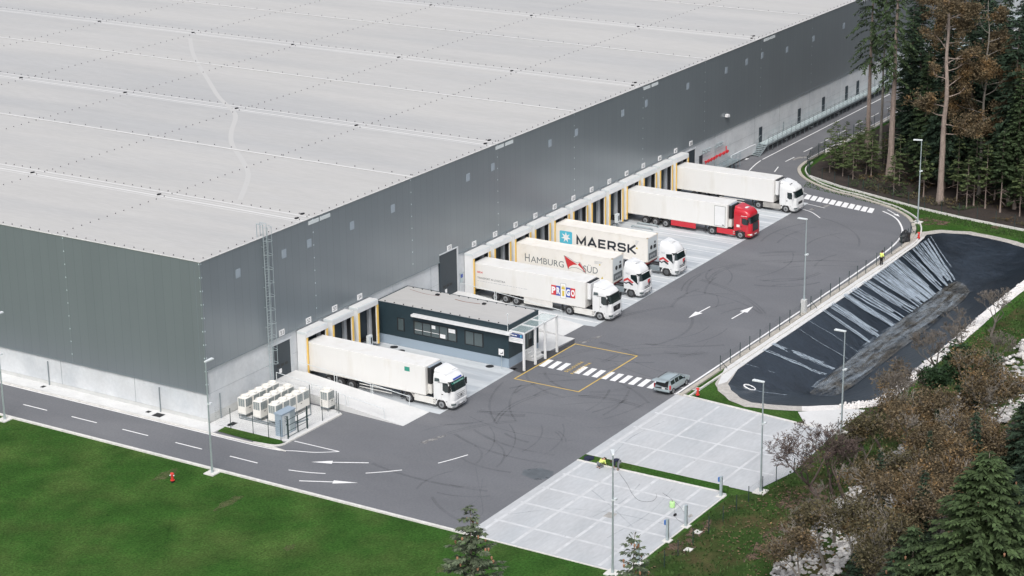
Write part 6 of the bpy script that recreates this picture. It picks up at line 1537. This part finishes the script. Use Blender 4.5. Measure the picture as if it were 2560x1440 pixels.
yg = [(Y2, 111, -15.3, 'bushy young spruce second from the bend of the road, behind the fence'), (Y2, 110, -17.2, 'bushy young spruce in front of the first thick pale trunk'), (Y2, 115.5, -12.2, 'bushy young spruce behind the white dashes of the far road'), (Y2, 118, -12.6, 'bushy young spruce left of the first thick pale trunk, by the far road'), (Y1, 113.4, -17.6, 'thin young spruce between the two thick pale trunks'), (Y1, 110.3, -23.5, 'young spruce with a pale thin stem right of the second thick trunk'), (Y1, 106.6, -28.3, 'young spruce on a thin stem left of the lamp on the grass'), (Y3, 106.0, -35.2, 'thin-stemmed spruce second to the right of the tall oak'), (Y1, 105.4, -36.9, 'thin-stemmed spruce third to the right of the tall oak'), (Y3, 109.6, -36.6, 'taller young spruce standing behind the row right of the tall oak'), (Y1, 104.1, -41.8, 'thin-stemmed spruce at the right edge of the picture'), (Y1, 103.2, -43.5, 'last thin-stemmed spruce of the row, cut by the right edge'), (Y2, 116, -17.0, 'bushy young spruce at the foot of the first thick pale trunk'), (Y2, 106.3, -24.4, 'low young spruce against the fence, half way to the lamp'), (Y1, 111.5, -28.5, 'young spruce in the dark gap between second thick trunk and tall oak'), (Y3, 114, -29.5, 'taller spruce in the dark gap behind the second thick trunk'), (Y3, 108.5, -45.5, 'taller spruce behind the last thin stems at the right edge'), (Y2, 119.5, -17.6, 'bushy young spruce behind the first thick pale trunk'), (Y2, 112.3, -18.8, 'bushy young spruce between the fence and the slim dark stem'), (Y2, 116.4, -14.9, 'bushy young spruce just left of the slim dark stem'), (Y1, 104.0, -35.0, 'slim young spruce at the fence right of the tall oak'), (Y2, 121.5, -13.0, 'bushy young spruce far along the road behind the dashes'), (Y2, 125.5, -12.6, 'bushy young spruce beyond the first thick trunk, along the far road'), (Y2, 113.2, -14.4, 'bushy young spruce right behind the screen fence')]
for p, x, y, l in yg: dup(p, (x, y, 0), label=l, rotz=R.uniform(0, 6.28), scale=R.uniform(.72, 1.05))
# --- foreground bottom: spruce tips
G_S = 'foreground spruces'
conifer('spruce tip with cones at the lower edge between lawn and near slab', 16.2, 4.9, 2.5, 51, needle='needle_l', gap=.25, step=.44, nb=8, twig=.34, droop=.35, cones=26, group=G_S, loc=(-34.0, -51.6, 0), power=.78)
conifer('small spruce tip with cones in front of the grey posts of the near slab', 16.2, 4.2, 3.0, 52, needle='needle_l', gap=.3, step=.46, nb=7, twig=.28, droop=.35, cones=30, group=G_S, loc=(-31.8, -62.6, 0), power=.85)
conifer('big light green spruce filling the lower right corner', 20.6, 8.4, 2.0, 53, needle='needle_b', step=.34, nb=15, twig=.42, droop=.5, cones=26, group=G_S, loc=(-18.2, -80.9, 0), power=.72)
conifer('dark green spruce on the left flank of the big light green one', 15.0, 5.6, 1.5, 54, needle='needle', step=.40, nb=11, twig=.36, droop=.55, cones=14, group=G_S, loc=(-19.5, -76.6, 0), power=.75)
conifer('very dark spruce at the right edge above the big light green one', 13.5, 4.0, 1.0, 55, needle='needle_d', step=.42, nb=10, twig=.38, droop=.5, cones=0, group=G_S, loc=(11.0, -74.2, 0), power=.7)
conifer('dark spruce cut by the right edge beside the white rubble', 9.5, 3.0, .8, 56, needle='needle', step=.42, nb=10, twig=.38, droop=.5, group=G_S, loc=(19.5, -71.0, 0), power=.7)
conifer('dark spruce in the lower right corner behind the big light green one', 19, 5.4, 1.0, 57, needle='needle_d', step=.42, nb=10, twig=.38, droop=.5, cones=12, group=G_S, loc=(-4, -80.5, 0), power=.7)
conifer('small dark spruce at the lower edge among the white rubble', 4.8, 1.5, .4, 58, needle='needle_d', step=.32, nb=7, twig=.28, droop=.3, group=G_S, loc=(-4.6, -66.6, 0))
conifer('dark spruce at the lower edge left of the big light green one', 9, 3.0, .6, 59, needle='needle_d', step=.38, nb=9, twig=.34, droop=.4, group=G_S, loc=(-12.0, -72.5, 0))
# ivy-clad bush and autumn oaks between stream and pond
G_O = 'autumn oaks between the pond and the stream'
OAKS = [(19.6, -57.2, 7.0, .8, 61, 5000, 'oakleaf2', 'olive-brown oak in front of the lamp post by the pond', .7), (22.5, -61.2, 10.0, .75, 62, 8000, 'oakleaf', 'brown oak in front of the grey trunk beside the white rubble', .8), (11.5, -67.6, 13, .75, 63, 17000, 'oakleaf', 'largest brown oak, above the top of the big light green spruce', .9), (15.5, -61.6, 9.5, .8, 64, 9000, 'oakleaf', 'orange-brown oak in the middle of the autumn group', .8), (2.4, -66.0, 11, .8, 65, 10000, 'oakleaf', 'brown oak over the white rubble at the lower right', .8), (-2.4, -65.8, 9.5, .75, 66, 7000, 'oakleaf2', 'thin brown oak at the lower edge over the white rubble', .7), (3.4, -72.4, 12.5, .75, 67, 12000, 'oakleaf', 'brown oak directly left of the light green spruce top', .9), (33.5, -53.6, 5.2, .7, 68, 1500, 'oakleaf', 'small orange-leaved sapling against the lower end of the black pond', .8), (8.0, -61.0, 8.5, .9, 69, 4200, 'oakleaf2', 'sparse olive oak beside the bare tree at the slab edge', .6), (24.0, -66.6, 12, .7, 70, 9000, 'oakleaf', 'brown oak at the right, in front of the ivy-covered trunk', .9), (-7, -71, 10.5, .75, 71, 7500, 'oakleaf2', 'dim brown oak low at the lower edge beside the spruces', .8), (27.0, -58.2, 6.5, .8, 72, 3500, 'oakleaf', 'small russet oak between the pond lamp and the ivy-covered trunk', .7), (9.0, -65.0, 9, .8, 73, 6500, 'oakleaf2', 'low dim oak under the largest brown oak', .8), (18.0, -66.0, 10, .8, 74, 7000, 'oakleaf', 'brown oak just left of the one before the ivy-covered trunk', .8)]
OAKS += [(-5.0, -62.3, 6.5, .8, 75, 3600, 'oakleaf', 'thin rust-brown oak sapling over the lowest white rubble', .6), (.5, -62.0, 7.0, .8, 76, 3600, 'oakleaf2', 'sparse grey-brown oak sapling at the edge of the white rubble', .6), (6.5, -68.5, 11, .75, 77, 6500, 'oakleaf', 'brown oak between the largest brown oak and the light green spruce', .8)]
for (x, y, H_, sp, sd_, lv, lf, l, dn) in OAKS:
    broadleaf(l, H_, sp, sd_, leaves=int(lv * .82), leaf=lf, lsize=.105, trunk_r=.018 * H_ + .04, fork=.28, levels=6, group=G_O, loc=(x, y, 0), up=.45, dens=dn)
for x, y, sc, l in ((13.5, -65.2, .36, 'added dark spruce filling a shade gap among the brown oaks, upper one'), (5.5, -64.2, .40, 'added dark spruce filling a shade gap among the brown oaks above the rubble'), (19.5, -63.5, .34, 'added dark spruce as shade under the oak before the ivy-covered trunk'), (-1.5, -70.5, .5, 'added dark spruce as shade gap between the rubble and the big light green spruce'), (27, -64, .4, 'added dark spruce as shade right below the ivy-covered trunk'), (9.0, -70.5, .55, 'added dark spruce as shade gap above the top of the big light green spruce')):
    dup(P2, (x, y, 0), label=l, rotz=x, scale=sc, group='foreground spruces')  # added trees: their dark needles stand in for shaded gaps between the oaks
# bare trees
G_B = 'bare trees between slab, pond and stream'
for (x, y, H_, sp, sd_, l, ln_, bk) in ((10.2, -57.6, 12.0, 1.25, 81, 'bare dark tree spreading its branches over the far slab', (.0, .42), 'bark_red'), (14.6, -56.4, 6.5, .9, 82, 'bare brown sapling at the edge of the far slab behind the wire fence', (0, .2), 'bark_red'), (36.8, -54.2, 7.0, .9, 83, 'bare grey tree in front of the muddy end of the pond', (0, .25), 'bark_dim'), (44.6, -55.0, 8.5, .9, 84, 'bare pale tree on the grass bank, middle of the pond', (0, .2), 'bark_dim'), (51.0, -54.6, 8.0, .95, 85, 'bare pale tree on the grass bank towards the far part of the pond', (0, .25), 'bark_dim'), (59.5, -54.2, 7.5, .9, 86, 'bare thin tree on the grass bank at the right edge', (0, .2), 'bark_dim'), (37.2, -61.4, 11, .8, 87, 'bare black forked tree in front of the white rubble', (0, 0), 'bark_dim'), (46, -58.8, 9, .9, 88, 'bare grey tree leaning over the upper end of the white rubble', (.1, .1), 'bark_dim'), (26, -56, 6.5, .9, 89, 'bare twiggy sapling beside the lamp in front of the pond', (0, .2), 'bark_red'), (13.2, -58.2, 9.5, 1.1, 91, 'second bare dark tree behind the bigger one at the slab corner', (.0, .35), 'bark_red'), (17.5, -57.6, 8.0, 1.0, 92, 'bare grey tree on the bank between slab corner and olive oak', (.0, .3), 'bark_dim'), (30.0, -55.4, 8.5, .95, 93, 'bare grey tree in front of the near end of the pond', (0, .3), 'bark_dim'), (5.5, -60.5, 7, 1.0, 90, 'bare tree with twisted limbs over the bare earth mound', (.2, .2), 'bark_dim')):
    broadleaf(l, H_, sp, sd_, leaves=(160 if sd_ in (81, 83, 89) else 0), leaf='oakleaf', bark=bk, lsize=.09, trunk_r=.017 * H_ + .03, fork=.24, levels=(7 if sd_ in (81, 83, 84, 91, 93) else 6), name='bare_tree', group=G_B, loc=(x, y, 0), lean=ln_, up=.25)
t = broadleaf('grey-trunked tree thickly covered in dark ivy beside the white rubble', 6.2, .55, 95, leaves=7000, leaf='ivy', bark='bark_grey', lsize=.20, trunk_r=.36, fork=.42, levels=4, name='ivy_tree', loc=(32.0, -61.3, 0), up=.3)
t = broadleaf('dark green ivy bush at the foot of the bare trees by the pond', 4.5, .8, 96, leaves=5000, leaf='ivy', bark='bark_grey', lsize=.16, trunk_r=.10, fork=.3, levels=4, name='ivy_bush', loc=(38.6, -56.0, 0), up=.3)
# --- white rubble of the stream bank, grass tufts
def rubble():
    r = random.Random(12); vs = []; fs = []
    base = [(0, 0, 1), (.9, 0, .3), (.28, .85, .3), (-.72, .53, .3), (-.72, -.53, .3), (.28, -.85, .3), (.72, .53, -.3), (-.28, .85, -.3), (-.9, 0, -.3), (-.28, -.85, -.3), (.72, -.53, -.3), (0, 0, -1)]
    F = [(0, 1, 2), (0, 2, 3), (0, 3, 4), (0, 4, 5), (0, 5, 1), (1, 6, 2), (2, 7, 3), (3, 8, 4), (4, 9, 5), (5, 10, 1), (6, 7, 2), (7, 8, 3), (8, 9, 4), (9, 10, 5), (10, 6, 1), (11, 7, 6), (11, 8, 7), (11, 9, 8), (11, 10, 9), (11, 6, 10)]
    for q in range(3600):
        x = r.uniform(-9, 74); w = 4.6 + 3.2 * (x > 30) * min(1, (x - 30) / 15); y0 = -57.7 - .5 * noise.noise((x * .3, 0, 0)) - (max(0, 10 - x) * .10)
        v = r.random(); y = y0 - w * v; s = r.uniform(.13, .38); z = -.05 - .55 * math.sin(v * 3.14) + .1
        sx, sy, sz = s * r.uniform(.7, 1.3), s * r.uniform(.7, 1.3), s * r.uniform(.5, .9); a = r.uniform(0, 6.28); c, n_ = math.cos(a), math.sin(a); o = len(vs)
        for p in base:
            k = r.uniform(.8, 1.2); px, py, pz = p[0] * sx * k, p[1] * sy * k, p[2] * sz * k; vs.append((x + px * c - py * n_, y + px * n_ + py * c, z + .35 + pz))
        fs += [tuple(i + o for i in f) for f in F]
    me = bpy.data.meshes.new('rubble'); me.from_pydata(vs, [], fs); me.materials.append(mat('rubble_white', (.40, .39, .375), .9, island=.5, var=.2, scale=5)); o = bpy.data.objects.new('rubble', me); C.objects.link(o)
    tag(o, 'white rubble lining the stream bank below the trees', 'rubble', kind='stuff')
rubble()
def undergrowth():
    r = random.Random(19); vs = []; fs = []; mi = []
    for q in range(5200):
        t_ = r.random(); d = r.random() ** 1.4 * 26; x = 107.8 + (95 - 107.8) * t_ + .5 + d * .95; y = -12.5 + (-62 + 12.5) * t_ + d * .12
        n_ = noise.noise((x * .16, y * .16, 2))
        if n_ < -.15: continue
        b = 1 if noise.noise((x * .3, y * .3, 7)) > .05 else 0; h = r.uniform(.1, .75) * (.5 + max(0, n_) * 1.8)
        for k in range(3):
            a = r.uniform(0, 6.28); l = r.uniform(.12, .34); o = len(vs); c, s_ = math.cos(a) * l, math.sin(a) * l; z = h * r.uniform(.3, 1)
            vs.extend([(x - s_ * .35, y + c * .35, z), (x + c, y + s_, z + r.uniform(-.1, .15)), (x + s_ * .35, y - c * .35, z), (x - c * .5, y - s_ * .5, z - .08)]); fs.append((o, o + 1, o + 2, o + 3)); mi.append(b)
    me = bpy.data.meshes.new('undergrowth'); me.from_pydata(vs, [], fs); me.materials.append(M['oakleaf2']); me.materials.append(mat('fern_green', (.045, .068, .024), .85, island=.5)); me.polygons.foreach_set('material_index', mi); o = bpy.data.objects.new('undergrowth', me); C.objects.link(o)
    tag(o, 'low ferns and leafy undergrowth on the forest floor', 'undergrowth', kind='stuff')
undergrowth()
def edge_stones():
    r = random.Random(14); m = MB(); L = [p for p in offset_line(RIM, 0, True) if p[1] < -48.5 and p[0] < 90]
    for q in range(900):
        i = r.randrange(len(L)); x, y = L[i]; x += r.uniform(-.8, .8); y += r.uniform(-1.25, -.05); s = r.uniform(.06, .17)
        m.lathe([(s * .6, 0), (s, s * .4), (s * .6, s * .9)], (x, y, 0), 5)
    o = m.build('edge_stones', M['stone_white']); tag(o, 'small white stones along the near rim of the black pond', 'stones', kind='stuff')
edge_stones()
def tufts():
    """uneven grass and weeds on the bank and along kerbs"""
    r = random.Random(15); vs = []; fs = []
    def tuft(x, y, h):
        for k in range(4):
            a = r.uniform(0, 6.28); l = h * r.uniform(.6, 1.2); w = .05 + .05 * r.random(); o = len(vs); dx, dy = math.cos(a) * .5 * l, math.sin(a) * .5 * l
            vs.extend([(x - w * math.sin(a), y + w * math.cos(a), -.03), (x + w * math.sin(a), y - w * math.cos(a), -.03), (x + dx, y + dy, l)]); fs.append((o, o + 1, o + 2))
    for q in range(3000):
        x = r.uniform(-9, 75); y = r.uniform(-57.5, -52.6)
        if x < 28: y = r.uniform(-58, -51.2 if x > 10 else -49.2)
        tuft(x, y, r.uniform(.10, .30))
    for q in range(0):
        y = r.uniform(-47, 22); x = -8.35 - abs(r.gauss(0, .9)) - (r.uniform(0, 12) if r.random() < .5 else 0); tuft(x, y, r.uniform(.05, .12))
    for q in range(2400):
        t_ = r.random(); x = 107.5 + (97.5 - 107.5) * t_ - r.uniform(.4, 3.8); y = -12.5 + (-48 + 12.5) * t_ - r.uniform(0, .5)
        tuft(x, y, r.uniform(.06, .15))
    lv = []; lf = []
    for q in range(4500):
        x = r.uniform(-9, 66); y = r.uniform(-64, -51.5) if x > 10 else r.uniform(-64, -50)
        if noise.noise((x * .16, y * .2, 4)) < -.12 and y > -58: continue
        a = r.uniform(0, 6.28); s_ = r.uniform(.05, .13); o_ = len(lv); z_ = r.uniform(-.01, .10); c, n_ = math.cos(a) * s_, math.sin(a) * s_
        lv += [(x + c, y + n_, z_), (x - n_, y + c, z_ + .03), (x - c, y - n_, z_), (x + n_, y - c, z_ + .02)]; lf.append((o_, o_ + 1, o_ + 2, o_ + 3))
    ml = bpy.data.meshes.new('fallen_leaves'); ml.from_pydata(lv, [], lf); ml.materials.append(mat('fallen_leaf', (.15, .10, .055), .9, island=.5)); ol = bpy.data.objects.new('fallen_leaves', ml); C.objects.link(ol)
    tag(ol, 'brown fallen leaves scattered over the bank', 'leaves', kind='stuff')
    me = bpy.data.meshes.new('grass'); me.from_pydata(vs, [], fs); me.materials.append(mat('grass_blades', (.052, .098, .024), .9, island=.45)); o = bpy.data.objects.new('grass', me); C.objects.link(o)
    tag(o, 'rough grass and weeds on the banks and verges', 'grass', kind='stuff')
tufts()
